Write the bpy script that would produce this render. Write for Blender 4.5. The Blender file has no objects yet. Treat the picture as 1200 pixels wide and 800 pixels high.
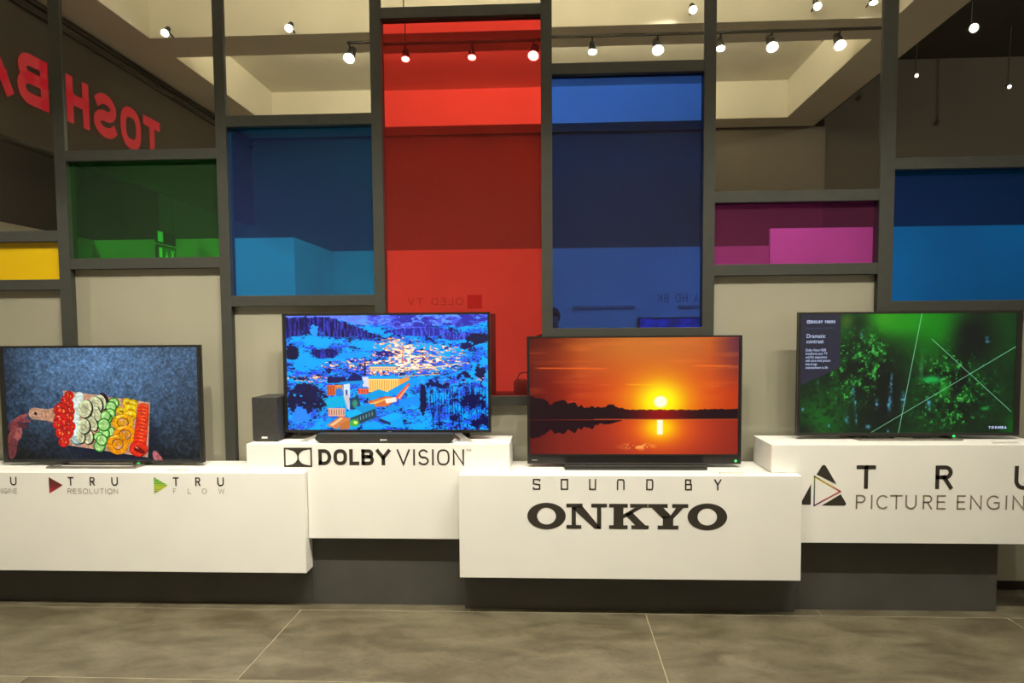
import bpy, bmesh, math, random
import numpy as np
from mathutils import Vector, Matrix
random.seed(4)
S = bpy.context.scene
C = S.collection

# ------------------------------------------------------------------ camera
cam_d = bpy.data.cameras.new('camera'); cam = bpy.data.objects.new('camera', cam_d)
C.objects.link(cam); S.camera = cam
cam_d.sensor_fit = 'HORIZONTAL'; cam_d.sensor_width = 36.0
cam_d.lens = 905.0 / 1200.0 * 36.0
cam_d.shift_y = 50.4 / 1200.0
cam_d.clip_start = 0.05
pt, yw, rl = .0662, .0537, -.00713            # pitch down, yaw left, roll
fw = Vector((-math.sin(yw) * math.cos(pt), math.cos(yw) * math.cos(pt), -math.sin(pt)))
rt = Vector((math.cos(yw), math.sin(yw), 0)); up = rt.cross(fw)
r2 = math.cos(rl) * rt + math.sin(rl) * up; u2 = math.cos(rl) * up - math.sin(rl) * rt
cam.matrix_world = Matrix(((r2.x, u2.x, -fw.x, 0), (r2.y, u2.y, -fw.y, 0), (r2.z, u2.z, -fw.z, 1.5), (0, 0, 0, 1)))

# ------------------------------------------------------------------ world and exposure
w = bpy.data.worlds.new('world'); S.world = w; w.use_nodes = True
w.node_tree.nodes['Background'].inputs[0].default_value = (.9, .8, .55, 1)
w.node_tree.nodes['Background'].inputs[1].default_value = 0.02
vs = S.view_settings; vs.view_transform = 'Standard'; vs.look = 'None'; vs.exposure = 0.0; vs.gamma = 1.0; vs.use_curve_mapping = False
WARM = (1.0, .95, .81)
TRACK_W = 160.0          # each track spotlight
COVE_FILL_W = 230.0           # each unseen strip added behind a tray rim to brighten the tray
BACK_W = 170.0          # each spotlight of the upper tray, aimed at the opposite wall
TV_E = 1.0
HALL_W = 330.0          # unseen fill lamps added to brighten the two side halls

# ------------------------------------------------------------------ materials
MAT = {}
def mat(name, col, rough=.6, metal=0.0, spec=.5, coat=0.0, coat_rough=.03, emit=None, es=1.0):
    if name in MAT: return MAT[name]
    m = bpy.data.materials.new(name); m.use_nodes = True
    b = m.node_tree.nodes['Principled BSDF']
    b.inputs['Base Color'].default_value = (*col, 1); b.inputs['Roughness'].default_value = rough
    b.inputs['Metallic'].default_value = metal; b.inputs['Specular IOR Level'].default_value = spec
    b.inputs['Coat Weight'].default_value = coat; b.inputs['Coat Roughness'].default_value = coat_rough
    if emit:
        b.inputs['Emission Color'].default_value = (*emit, 1); b.inputs['Emission Strength'].default_value = es
    MAT[name] = m; return m
def noisy(m, a, b, scale=8, detail=4, bump=0.0, stretch=(1, 1, 1), lo=.35, hi=.65):
    """mix colours a and b by noise on the object's world position"""
    nt = m.node_tree; N = nt.nodes; L = nt.links; p = N['Principled BSDF']
    g = N.new('ShaderNodeNewGeometry'); mp = N.new('ShaderNodeMapping'); mp.inputs['Scale'].default_value = stretch
    L.new(g.outputs['Position'], mp.inputs['Vector'])
    n = N.new('ShaderNodeTexNoise'); n.inputs['Scale'].default_value = scale; n.inputs['Detail'].default_value = detail
    L.new(mp.outputs[0], n.inputs['Vector'])
    r = N.new('ShaderNodeValToRGB'); r.color_ramp.elements[0].position = lo; r.color_ramp.elements[1].position = hi
    r.color_ramp.elements[0].color = (*a, 1); r.color_ramp.elements[1].color = (*b, 1)
    L.new(n.outputs['Fac'], r.inputs[0]); L.new(r.outputs[0], p.inputs['Base Color'])
    if bump:
        bp = N.new('ShaderNodeBump'); bp.inputs['Strength'].default_value = bump; bp.inputs['Distance'].default_value = .002
        L.new(n.outputs['Fac'], bp.inputs['Height']); L.new(bp.outputs[0], p.inputs['Normal'])
    return m
def sr(r, g, b):
    f = lambda v: (v / 255 / 12.92) if v <= 10 else ((v / 255 + .055) / 1.055) ** 2.4
    return (f(r), f(g), f(b))

M_white = noisy(mat('white_laminate', (.8, .78, .72), .42, spec=.4), (.78, .765, .72), (.81, .79, .74), 3, 2)
M_base = noisy(mat('dark_grey_laminate', (.08, .075, .068), .5, spec=.4), (.056, .054, .048), (.066, .063, .056), 5, 3)
M_bar = noisy(mat('grey_powder_coat', (.03, .03, .026), .55, spec=.25), (.034, .034, .028), (.039, .039, .032), 20, 3)
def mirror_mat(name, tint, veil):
    """coloured acrylic mirror: sharp tinted reflection plus a faint diffuse veil painted in for lens haze"""
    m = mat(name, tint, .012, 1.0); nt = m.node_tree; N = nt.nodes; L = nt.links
    d = N.new('ShaderNodeBsdfDiffuse'); d.inputs['Color'].default_value = (*veil, 1); a = N.new('ShaderNodeAddShader')  # diffuse veil imitates lens haze over the dark reflections
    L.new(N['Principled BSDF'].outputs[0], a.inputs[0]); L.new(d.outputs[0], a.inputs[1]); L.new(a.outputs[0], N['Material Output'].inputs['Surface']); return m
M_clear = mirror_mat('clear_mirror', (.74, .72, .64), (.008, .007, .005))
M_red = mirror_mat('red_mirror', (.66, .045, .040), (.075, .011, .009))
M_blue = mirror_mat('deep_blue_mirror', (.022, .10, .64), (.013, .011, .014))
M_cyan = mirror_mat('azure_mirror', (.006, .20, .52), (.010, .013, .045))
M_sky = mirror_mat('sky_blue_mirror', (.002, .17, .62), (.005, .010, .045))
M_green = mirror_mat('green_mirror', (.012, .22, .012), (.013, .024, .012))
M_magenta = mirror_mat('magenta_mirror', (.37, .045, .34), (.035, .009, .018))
M_yellow = noisy(mat('yellow_panel', (.5, .33, .0), .25, spec=.5), (.56, .36, .0), (.60, .39, .002), 2, 2)
M_beige = noisy(mat('beige_panel', (.42, .38, .28), .5, spec=.5, coat=.9, coat_rough=.03), (.25, .235, .17), (.265, .245, .178), 3, 2)
M_black = mat('black_plastic', (.012, .011, .010), .28)
M_blackm = noisy(mat('black_matte', (.02, .018, .016), .65), (.018, .017, .015), (.026, .024, .021), 60, 2)
M_ink = mat('dark_vinyl', (.028, .022, .015), .55)
M_inkl = mat('grey_brown_vinyl', (.20, .155, .11), .55)
M_silver = mat('brushed_silver', (.50, .48, .44), .32, .9)
M_gun = mat('gunmetal', (.30, .28, .25), .35, .8)
M_darkwall = noisy(mat('brown_grey_paint', (.1, .09, .07), .8), (.125, .105, .078), (.135, .113, .085), 2, 2)
M_dark2 = noisy(mat('near_black_paint', (.02, .018, .014), .85), (.030, .025, .018), (.034, .028, .020), 2, 2)
M_cream = noisy(mat('cream_paint', (.72, .68, .58), .75), (.74, .70, .60), (.78, .74, .64), 2, 2)
M_soffit = noisy(mat('soffit_paint', (.6, .56, .48), .8), (.60, .55, .47), (.64, .59, .50), 2, 2)
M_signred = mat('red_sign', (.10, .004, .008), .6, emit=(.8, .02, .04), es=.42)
M_lamp = mat('lamp_lens', (1, 1, 1), .3, emit=(1.0, .93, .78), es=60)
M_lamp2 = mat('lamp_lens_dim', (1, 1, 1), .3, emit=(1.0, .93, .78), es=9)
M_led = mat('green_status_light', (0, .3, .05), .4, emit=(.02, 1, .12), es=2.5)
M_skin = mat('skin', (.50, .28, .19), .5)

# floor slab: worn concrete-look stone, streaks of brown and grey
M_tile = mat('stone_tile', (.2, .18, .12), .42, spec=.4)
nt = M_tile.node_tree; N = nt.nodes; L = nt.links; P = N['Principled BSDF']
g = N.new('ShaderNodeNewGeometry'); oi = N.new('ShaderNodeObjectInfo')
add = N.new('ShaderNodeVectorMath'); add.operation = 'MULTIPLY_ADD'; add.inputs[1].default_value = (17, 31, 5)
L.new(oi.outputs['Random'], add.inputs[0]); L.new(g.outputs['Position'], add.inputs[2])
mp = N.new('ShaderNodeMapping'); mp.inputs['Scale'].default_value = (1.0, 1.7, 1); mp.inputs['Rotation'].default_value = (0, 0, -.25)
L.new(add.outputs[0], mp.inputs[0])
n1 = N.new('ShaderNodeTexNoise'); n1.inputs['Scale'].default_value = 3.4; n1.inputs['Detail'].default_value = 7; n1.inputs['Roughness'].default_value = .62; n1.inputs['Distortion'].default_value = .4
n2 = N.new('ShaderNodeTexNoise'); n2.inputs['Scale'].default_value = 34; n2.inputs['Detail'].default_value = 5; n2.inputs['Roughness'].default_value = .7
L.new(mp.outputs[0], n1.inputs[0]); L.new(mp.outputs[0], n2.inputs[0])
ra = N.new('ShaderNodeValToRGB'); e = ra.color_ramp.elements; e[0].position = .36; e[1].position = .64
e[0].color = (.070, .057, .034, 1); e[1].color = (.142, .125, .080, 1)
L.new(n1.outputs['Fac'], ra.inputs[0])
rb = N.new('ShaderNodeValToRGB'); e = rb.color_ramp.elements; e[0].position = .27; e[1].position = .45
e[0].color = (.35, .3, .25, 1); e[1].color = (1, 1, 1, 1)
L.new(n2.outputs['Fac'], rb.inputs[0])
mx = N.new('ShaderNodeMix'); mx.data_type = 'RGBA'; mx.blend_type = 'MULTIPLY'; mx.inputs[0].default_value = .8
L.new(ra.outputs[0], mx.inputs[6]); L.new(rb.outputs[0], mx.inputs[7]); L.new(mx.outputs[2], P.inputs['Base Color'])
M_grout = mat('pale_grout', (.34, .30, .20), .8)

# ------------------------------------------------------------------ builders
def mesh_obj(name, verts, faces, m, parent=None, smooth=False):
    me = bpy.data.meshes.new(name); me.from_pydata([tuple(v) for v in verts], [], faces); me.update()
    if m: me.materials.append(m)
    o = bpy.data.objects.new(name, me); C.objects.link(o)
    if parent: o.parent = parent
    if smooth:
        for p in me.polygons: p.use_smooth = True
    return o
def bm_obj(name, bm, m, parent=None, smooth=False, rel=True):
    bmesh.ops.recalc_face_normals(bm, faces=bm.faces)
    me = bpy.data.meshes.new(name); bm.to_mesh(me); bm.free()
    if isinstance(m, (list, tuple)):
        for k in m: me.materials.append(k)
    elif m: me.materials.append(m)
    o = bpy.data.objects.new(name, me); C.objects.link(o)
    if parent:
        o.parent = parent
        if rel: me.transform(Matrix.Translation(-Vector(parent.location)))
    if smooth:
        for p in me.polygons: p.use_smooth = True
    return o
def add_box(bm, x0, x1, y0, y1, z0, z1, bev=0.0, mi=0):
    r = bmesh.ops.create_cube(bm, size=1.0)
    vs_ = r['verts']
    for v in vs_:
        v.co = Vector(((x0 + x1) / 2 + v.co.x * (x1 - x0), (y0 + y1) / 2 + v.co.y * (y1 - y0), (z0 + z1) / 2 + v.co.z * (z1 - z0)))
    fs = list({f for v in vs_ for f in v.link_faces})
    for f in fs: f.material_index = mi
    if bev:
        bmesh.ops.bevel(bm, geom=list({e for v in vs_ for e in v.link_edges}), offset=bev, segments=2, affect='EDGES', profile=.5)
def box(name, x0, x1, y0, y1, z0, z1, m, parent=None, bev=0.0):
    bm = bmesh.new(); add_box(bm, x0, x1, y0, y1, z0, z1, bev); return bm_obj(name, bm, m, parent)
def boxes(name, lst, m, parent=None, bev=0.0):
    bm = bmesh.new()
    for b in lst: add_box(bm, *b, bev)
    return bm_obj(name, bm, m, parent)
def add_prism(bm, pts, axis, a0, a1):
    """pts: 2-D outline; axis 'x': pts are (y,z), 'y': (x,z), 'z': (x,y)"""
    f3 = {'x': lambda p, a: (a, p[0], p[1]), 'y': lambda p, a: (p[0], a, p[1]), 'z': lambda p, a: (p[0], p[1], a)}[axis]
    A = [bm.verts.new(f3(p, a0)) for p in pts]; B = [bm.verts.new(f3(p, a1)) for p in pts]
    bm.faces.new(A); bm.faces.new(B[::-1])
    for i in range(len(pts)):
        j = (i + 1) % len(pts); bm.faces.new((A[i], B[i], B[j], A[j]))
def add_cyl(bm, p0, p1, r0, r1=None, n=16, cap=True):
    p0 = Vector(p0); p1 = Vector(p1); r1 = r0 if r1 is None else r1
    d = (p1 - p0).normalized(); a = d.orthogonal().normalized(); b = d.cross(a)
    A = []; B = []
    for i in range(n):
        t = 2 * math.pi * i / n; o = a * math.cos(t) + b * math.sin(t)
        A.append(bm.verts.new(p0 + o * r0)); B.append(bm.verts.new(p1 + o * r1))
    for i in range(n):
        j = (i + 1) % n; bm.faces.new((A[i], A[j], B[j], B[i]))
    if cap: bm.faces.new(A[::-1]); bm.faces.new(B)
def thing(name, label, cat, loc=(0, 0, 0), group=None):
    o = bpy.data.objects.new(name, None); C.objects.link(o); o.location = loc; o.empty_display_size = .1
    o['label'] = label; o['category'] = cat
    if group: o['group'] = group
    return o
def tag(o, label, cat, group=None):
    o['label'] = label; o['category'] = cat
    if group: o['group'] = group
    return o
def struct(o): o['kind'] = 'structure'; return o

# ------------------------------------------------------------------ lettering (own stroke alphabet)
def arc(cx, cy, rx, ry, a0, a1, n=10):
    return [(cx + rx * math.cos(math.radians(a0 + (a1 - a0) * i / n)), cy + ry * math.sin(math.radians(a0 + (a1 - a0) * i / n))) for i in range(n + 1)]
def sup(p=2.6, n=36):
    o = []
    for i in range(n):
        t = 2 * math.pi * i / n; c, s = math.cos(t), math.sin(t)
        o.append((.5 + .5 * math.copysign(abs(c) ** (2 / p), c), .5 + .5 * math.copysign(abs(s) ** (2 / p), s)))
    return o
G = {
 'A': [[(0, 0), (.5, 1), (1, 0)], [(.16, .3), (.84, .3)]],
 'B': [[(0, 0), (0, 1)], [(0, 1), (.6, 1)] + arc(.6, .77, .34, .23, 80, -80) + [(.6, .54), (0, .54)], [(.6, .54)] + arc(.64, .27, .36, .27, 80, -80) + [(.6, 0), (0, 0)]],
 'C': [arc(.55, .5, .55, .5, 50, 310, 20)],
 'D': [[(0, 0), (0, 1), (.42, 1)] + arc(.45, .5, .55, .5, 80, -80, 14) + [(.42, 0), (0, 0), (0, .1)]],
 'E': [[(1, 1), (0, 1), (0, 0), (1, 0)], [(0, .53), (.88, .53)]],
 'F': [[(1, 1), (0, 1), (0, 0)], [(0, .5), (.85, .5)]],
 'G': [arc(.55, .5, .55, .5, 52, 270, 18) + [(.8, .02), (1, .12), (1, .48), (.62, .48)]],
 'H': [[(0, 0), (0, 1)], [(1, 0), (1, 1)], [(0, .52), (1, .52)]],
 'I': [[(.5, 0), (.5, 1)]],
 'K': [[(0, 0), (0, 1)], [(1, 1), (0, .42)], [(.3, .58), (1, 0)]],
 'L': [[(0, 1), (0, 0), (1, 0)]],
 'M': [[(0, 0), (0, 1), (.5, .3), (1, 1), (1, 0)]],
 'N': [[(0, 0), (0, 1), (1, 0), (1, 1)]],
 'O': [sup() + ['closed']],
 'P': [[(0, 0), (0, 1), (.55, 1)] + arc(.6, .74, .4, .26, 80, -80) + [(.55, .48), (0, .48)]],
 'R': [[(0, 0), (0, 1), (.55, 1)] + arc(.6, .75, .38, .25, 80, -80) + [(.55, .5), (0, .5)], [(.5, .5), (1, 0)]],
 'S': [arc(.5, .74, .46, .26, 35, 270, 14) + arc(.5, .25, .5, .25, 85, -150, 14)],
 'T': [[(0, 1), (1, 1)], [(.5, 1), (.5, 0)]],
 'U': [[(0, 1), (0, .36)] + arc(.5, .36, .5, .36, 190, 350, 14) + [(1, .36), (1, 1)]],
 'V': [[(0, 1), (.5, 0), (1, 1)]],
 'W': [[(0, 1), (.25, 0), (.5, .95), (.75, 0), (1, 1)]],
 'X': [[(0, 0), (1, 1)], [(0, 1), (1, 0)]],
 'Y': [[(0, 1), (.5, .45), (1, 1)], [(.5, .45), (.5, 0)]],
 '8': [arc(.5, .76, .42, .24, 0, 350, 18) + ['closed'], arc(.5, .26, .5, .26, 0, 350, 20) + ['closed']],
 # squared techno forms
 's': [[(1, .86), (1, 1), (0, 1), (0, .55), (1, .45), (1, 0), (0, 0), (0, .14)]],
 'o': [[(0, 0), (0, 1), (1, 1), (1, 0), 'closed']],
 'u': [[(0, 1), (0, 0), (1, 0), (1, 1)]],
 'n': [[(0, 0), (0, .85), (.14, 1), (.86, 1), (1, .85), (1, 0)]],
 'd': [[(0, 0), (0, 1), (.86, 1), (1, .86), (1, .14), (.86, 0), 'closed']],
 'b': [[(0, 0), (0, 1), (.85, 1), (.85, .56), (1, .5), (1, 0), 'closed'], [(0, .53), (.9, .53)]],
 'y': [[(0, 1), (.5, .5), (1, 1)], [(.5, .5), (.5, 0)]],
}
def ribbon(V, F, pts, w):
    closed = pts[-1] == 'closed'
    if closed: pts = pts[:-1]
    P_ = [Vector((p[0], p[1])) for p in pts]
    Q = [P_[0]]
    for p in P_[1:]:
        if (p - Q[-1]).length > 1e-5: Q.append(p)
    if closed and (Q[0] - Q[-1]).length < 1e-5: Q.pop()
    n = len(Q); Lf = []; Rt = []
    for i in range(n):
        a = Q[i - 1] if (i > 0 or closed) else None
        c = Q[(i + 1) % n] if (i < n - 1 or closed) else None
        d0 = (Q[i] - a).normalized() if a is not None else None
        d1 = (c - Q[i]).normalized() if c is not None else None
        pos = Q[i].copy()
        if d0 is None: d0 = d1; pos -= d1 * w / 2
        if d1 is None: d1 = d0; pos += d0 * w / 2
        n0 = Vector((-d0.y, d0.x)); n1 = Vector((-d1.y, d1.x)); m = n0 + n1
        if m.length < .3: m = n0.copy()
        m.normalize(); k = w / 2 / max(.42, m.dot(n0))
        Lf.append(pos + m * k); Rt.append(pos - m * k)
    b = len(V); V += Lf + Rt
    for i in range(n if closed else n - 1):
        j = (i + 1) % n; F.append((b + i, b + j, b + n + j, b + n + i))
def letters(items, stroke, plane, m, name='letter', parent=None, joined=False):
    """items: (glyph, x0, x1, z0, z1) on a plane facing -y at y=plane; one object per letter unless joined"""
    off = Vector(parent.location); s = stroke; V = []; F = []; out = []
    for gph, x0, x1, z0, z1 in items:
        if not joined: V = []; F = []
        for path in G[gph]:
            ribbon(V, F, [p if p == 'closed' else (x0 + s / 2 + p[0] * (x1 - x0 - s), z0 + s / 2 + p[1] * (z1 - z0 - s)) for p in path], s)
        if not joined: out.append(mesh_obj(name, [(v[0] - off.x, plane - off.y, v[1] - off.z) for v in V], F, m, parent))
    if joined:
        o = mesh_obj('lettering', [(v[0] - off.x, plane - off.y, v[1] - off.z) for v in V], F, m, parent); o['kind'] = 'stuff'; out.append(o)
    return out
def word(txt, x0, x1, z0, z1, gap=.28, widths={}):
    W = {'I': .12, 'M': 1.15, 'W': 1.25, 'O': 1.05, 'D': .95, 'E': .75, 'L': .7, 'F': .72, 'S': .82, ' ': .45, 'P': .8, 'B': .85, 'R': .85, 'G': 1.0}
    W = {**W, **widths}
    ws = [W.get(c, .9) for c in txt]; tot = sum(ws) + gap * (len(txt) - 1); k = (x1 - x0) / tot
    o = []; x = x0
    for c, w_ in zip(txt, ws):
        if c != ' ': o.append((c, x, x + w_ * k, z0, z1))
        x += (w_ + gap) * k
    return o
def flat_poly(name, polys, plane, m, parent):
    """filled flat outlines on a plane facing -y"""
    off = Vector(parent.location); V = []; F = []
    for pl in polys:
        b = len(V); V += [(p[0] - off.x, plane - off.y, p[1] - off.z) for p in pl]; F.append(tuple(range(b, b + len(pl))))
    return mesh_obj(name, V, F, m, parent)

# ------------------------------------------------------------------ the grid wall with mirror panels
Y_BAR, Y_PANE, Y_WALL = 4.45, 4.492, 4.55
TOPZ = 4.30
XB = [(-3.89, -3.825), (-2.915, -2.847), (-1.945, -1.883), (-1.034, -.972), (-.065, -.002), (.845, .910), (1.813, 1.893), (2.79, 2.855)]
wall = struct(box('wall_back', -8.0, 9.0, Y_WALL, Y_WALL + .15, 0, 5.3, M_darkwall))
for i, (a, b) in enumerate(XB):
    box('mullion', a, b, Y_BAR, Y_WALL - .001, .0615, TOPZ, M_bar, wall, .0015)
# per column: rails (z0,z1) from the top down
cols = {
 0: [(2.060, 2.124), (1.776, 1.838)],
 1: [(2.522, 2.582), (1.895, 1.958)],
 2: [(2.700, 2.762), (1.668, 1.730)],
 3: [(3.281, 3.342), (1.083, 1.137)],
 4: [(2.948, 3.010), (1.466, 1.527)],
 5: [(2.223, 2.285), (1.816, 1.879)],
 6: [(2.390, 2.452), (1.606, 1.665)],
}
pan = {0: ('yellow', M_yellow), 1: ('green', M_green), 2: ('azure blue', M_cyan), 3: ('red', M_red), 4: ('deep blue', M_blue), 5: ('magenta', M_magenta), 6: ('sky blue', M_sky)}
for c, rails in cols.items():
    x0, x1 = XB[c][1] - .001, XB[c + 1][0] + .001
    for z0, z1 in rails + [(TOPZ - .06, TOPZ)]:
        box('rail', x0, x1, Y_BAR + .0015, Y_WALL - .001, z0, z1, M_bar, wall, .0015)
    (u0, u1), (l0, l1) = rails
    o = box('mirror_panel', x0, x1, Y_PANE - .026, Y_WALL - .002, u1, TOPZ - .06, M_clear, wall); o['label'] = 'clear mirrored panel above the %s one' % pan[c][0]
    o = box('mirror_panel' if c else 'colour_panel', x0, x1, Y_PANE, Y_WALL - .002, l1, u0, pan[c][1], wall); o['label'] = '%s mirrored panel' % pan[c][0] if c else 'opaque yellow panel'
    o = box('beige_panel', x0, x1, Y_PANE + .004, Y_WALL - .002, .063, l0, M_beige, wall)
bb = struct(box('baseboard_back', -3.9, 9.0, 4.535, Y_WALL - .001, 0, .061, M_dark2))

# ------------------------------------------------------------------ floor slabs
floor = struct(box('floor', -8.0, 9.0, -5.2, 4.56, -.06, -.0012, M_grout))
TW, TH = 1.872, .860
ys = [4.07 - TH * k for k in range(-1, 12)]
bm = bmesh.new(); add_box(bm, 0, TW - .004, 0, TH - .006, -.012, 0, .0005); me_t = bm_obj('floor_tile', bm, M_tile, None); tile_mesh = me_t.data
bpy.data.objects.remove(me_t)
for k in range(-1, 9):
    y = 4.07 - TH * (k + 1)
    xo = -1.385 if k % 2 == 0 else -2.331
    for i in range(-3, 5):
        x = xo + TW * i
        if x < -7.9 or x + TW > 9.2: continue
        if k == -1:
            continue
        o = bpy.data.objects.new('floor_tile', tile_mesh); C.objects.link(o); o.location = (x + .003, y + .003, 0); o.parent = floor
bm = bmesh.new(); add_box(bm, 0, TW - .004, 0, .476, -.012, 0, .0005); oo = bm_obj('floor_tile', bm, M_tile, None); tm2 = oo.data; bpy.data.objects.remove(oo)
for i in range(-3, 5):
    x = -2.331 + TW * i
    o = bpy.data.objects.new('floor_tile', tm2); C.objects.link(o); o.location = (x + .003, 4.073, 0); o.parent = floor

# ------------------------------------------------------------------ the room behind the camera, seen in the mirrors
HS, HT, HW = 4.345, 4.83, 2.71
RX0, RX1 = -3.86, 3.13
# soffit ring with two trays: y ranges of the openings
T1 = (1.51, 4.05); T2 = (-1.76, 1.0)
ceil = struct(boxes('ceiling', [(-4.365, RX0, -2.22, 4.548, HS, HS + .10), (RX1, 3.62, -2.22, 4.548, HS, HS + .10),
        (RX0, RX1, -2.22, T2[0], HS, HS + .10), (RX0, RX1, T2[1], T1[0], HS, HS + .10), (RX0, RX1, T1[1], 4.548, HS, HS + .10)], M_soffit))
for (a, b) in (T1, T2):
    boxes('tray_fascia', [(RX0 - .03, RX0 + .006, a - .03, b + .03, HS + .0006, HT), (RX1 - .006, RX1 + .03, a - .03, b + .03, HS + .0006, HT),
                          (RX0 + .006, RX1 - .006, a - .03, a + .006, HS + .0006, HT), (RX0 + .006, RX1 - .006, b - .006, b + .03, HS + .0006, HT)], M_cream, ceil)
    box('tray_top', RX0 - .03, RX1 + .03, a - .03, b + .03, HT, HT + .05, M_cream, ceil)
box('soffit_edge', 3.62, 3.64, -2.22, 4.548, HS, 5.25, M_dark2, ceil)
box('dark_upper_ceiling', 3.64, 9.0, -5.2, 4.548, 5.25, 5.35, M_dark2, ceil)
box('side_ceiling', -8.0, -4.40, -5.2, 4.548, HS, HS + .1, M_darkwall, ceil)
# far wall: cream lower part, brown-grey above
wf = struct(box('wall_front', -5.8, 6.5, -2.37, -2.22, 0, HW, M_cream))
wu = struct(box('wall_front_upper', -5.8, 3.80, -2.40, -2.26, HW, HS, M_darkwall))
struct(box('wall_front_side', 3.80, 9.0, -2.40, -2.30, HW, 5.24, noisy(mat('shaded_wall_paint', (.05, .04, .03), .8), (.062, .052, .038), (.068, .057, .042), 2, 2)))  # wall continues; shade on this stretch is put into a darker colour
wr = struct(box('wall_far', -8.0, 9.0, -5.35, -5.2, 0, 5.3, M_dark2))
struct(box('wall_right', 9.0, 9.15, -5.2, 4.7, 0, 5.3, M_dark2))
struct(box('wall_left', -8.15, -8.0, -5.2, 4.7, 0, 5.3, M_darkwall))
bulk = struct(box('wall_left_bulkhead', -4.45, -4.365, -2.22, 4.548, 3.11, HS, M_dark2)); bulk.data.materials[0] = noisy(mat('bulkhead_paint', (.05, .043, .033), .7), (.046, .038, .029), (.052, .043, .033), 2, 2)
box('groove_strip', -4.365, -4.33, -2.2, 4.54, 4.20, 4.235, M_dark2, bulk); box('groove_strip', -4.365, -4.33, -2.2, 4.54, 4.28, 4.31, M_dark2, bulk)  # dark strips added to draw the groove under the soffit
bl = struct(box('wall_left_block', -5.8, -3.22, -2.219, -.58, 0, HW, M_cream))
struct(box('wall_left_low', -5.92, -5.8, -2.2, 3.2, 0, HW, M_cream))
struct(box('wall_right_partition', 2.55, 6.2, -.39, -.33, 0, HW - .005, M_cream))

# ------------------------------------------------------------------ lights: track spots, added cove fill strips
def make_spot(name, label, loc, aim, size=1.0, lens=M_lamp, group=None, stem_to=None):
    t = thing(name, label, 'spotlight', loc, group)
    d = (Vector(aim) - Vector(loc)).normalized(); p = Vector(loc)
    bm = bmesh.new(); add_cyl(bm, p - d * .10 * size, p - d * .03 * size, .026 * size, .034 * size, 20); add_cyl(bm, p - d * .03 * size, p + d * .012 * size, .034 * size, .042 * size, 20, False)
    bm_obj('lamp_body', bm, M_blackm, t)
    bm = bmesh.new(); add_cyl(bm, p + d * .004 * size, p + d * .008 * size, .036 * size, .036 * size, 20); bm_obj('lens', bm, lens, t)
    if stem_to:
        bm = bmesh.new(); add_cyl(bm, p - d * .06 * size, stem_to, .007, .007, 8); bm_obj('stem', bm, M_blackm, t)
    return t
def spot_light(t, loc, aim, watts, angle=95, blend=.9, rad=.04):
    l = bpy.data.lights.new('spot', 'SPOT'); l.energy = watts; l.color = WARM; l.spot_size = math.radians(angle); l.spot_blend = blend; l.shadow_soft_size = rad
    o = bpy.data.objects.new('light_source', l); C.objects.link(o); o.parent = t
    d = (Vector(aim) - Vector(loc)).normalized(); o.location = d * .03
    o.rotation_euler = d.to_track_quat('-Z', 'Y').to_euler()
    return o
track = tag(box('light_track', -1.66, 2.60, 2.57, 2.59, 3.850, 3.868, M_blackm), 'thin black lighting track carrying nine spotlights, seen in the mirrored panels', 'track')
for x in (-1.195, 1.27):
    bm = bmesh.new(); add_cyl(bm, (x, 2.58, 3.875), (x, 2.58, HT), .005, .005, 8); bm_obj('suspension_rod', bm, M_blackm, track)
ordn = ['leftmost', 'second from the left', 'third from the left', 'fourth from the left', 'middle', 'sixth from the left', 'third from the right', 'second from the right', 'rightmost']
lx = [-1.646, -1.195, -.651, -.152, .321, .838, 1.331, 1.732, 2.256]
big = [1, 0, 0, 1, 0, 1, 0, 1, 1]
for i, x in enumerate(lx):
    z = 3.74; loc = (x, 2.58, z)
    aim = (x + (-.35 if i < 4 else .1) , 4.3, 1.5) if big[i] else (x, 4.1, .2)
    t = make_spot('track_spotlight', 'small black spotlight on the track, %s of nine' % ordn[i] if i != 4 else 'small black spotlight at the middle of the track, fifth of nine', loc, aim, 1.15 if big[i] else .85, M_lamp, 'spotlights on the track', (x, 2.58, 3.85))
    spot_light(t, loc, ((-3.1, -2.3, -1.5, -.8, .1, .5, 1.1, 1.6, 2.2)[i], 4.0, .35), TRACK_W * (1.7, 1.3, 1.1, .95, .8, .75, .72, .72, .8)[i], 88)
for i, (x, z) in enumerate(((-3.62, 4.33), (-2.44, 4.34), (1.27, 4.40), (2.37, 4.40), (2.86, 4.42))):
    loc = (x, 1.68, z)
    t = make_spot('ceiling_spotlight', 'small spotlight fixed in the upper ceiling tray, ' + ['leftmost of five', 'second of five from the left', 'middle one of five', 'fourth of five from the left', 'rightmost of five'][i], loc, (x, 3.5, 2.6) if i < 4 else (x, 2.0, 3.0), .9, M_lamp, 'spotlights in the ceiling tray', (x, 1.515, z + .02))
    spot_light(t, loc, (x * .9, -1.0, .3) if i != 2 else (-2.9, -1.5, 1.7), BACK_W * (1.5 if i == 2 else 1), 60 if i == 2 else 84)
for i, (x, y, z, s) in enumerate(((3.99, 1.18, 4.356, 1.1), (4.684, -1.52, 4.773, .6), (5.678, -1.22, 4.517, .6))):
    make_spot('hall_lamp', ['dim lamp hanging in the dark hall, the brightest one', 'faint lamp in the dark hall, lower left of the three', 'faint lamp in the dark hall, lower right of the three'][i], (x, y, z), (x, y + 2.0, z - 1.0), s, M_lamp2, None, (x, y, 5.25))
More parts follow.
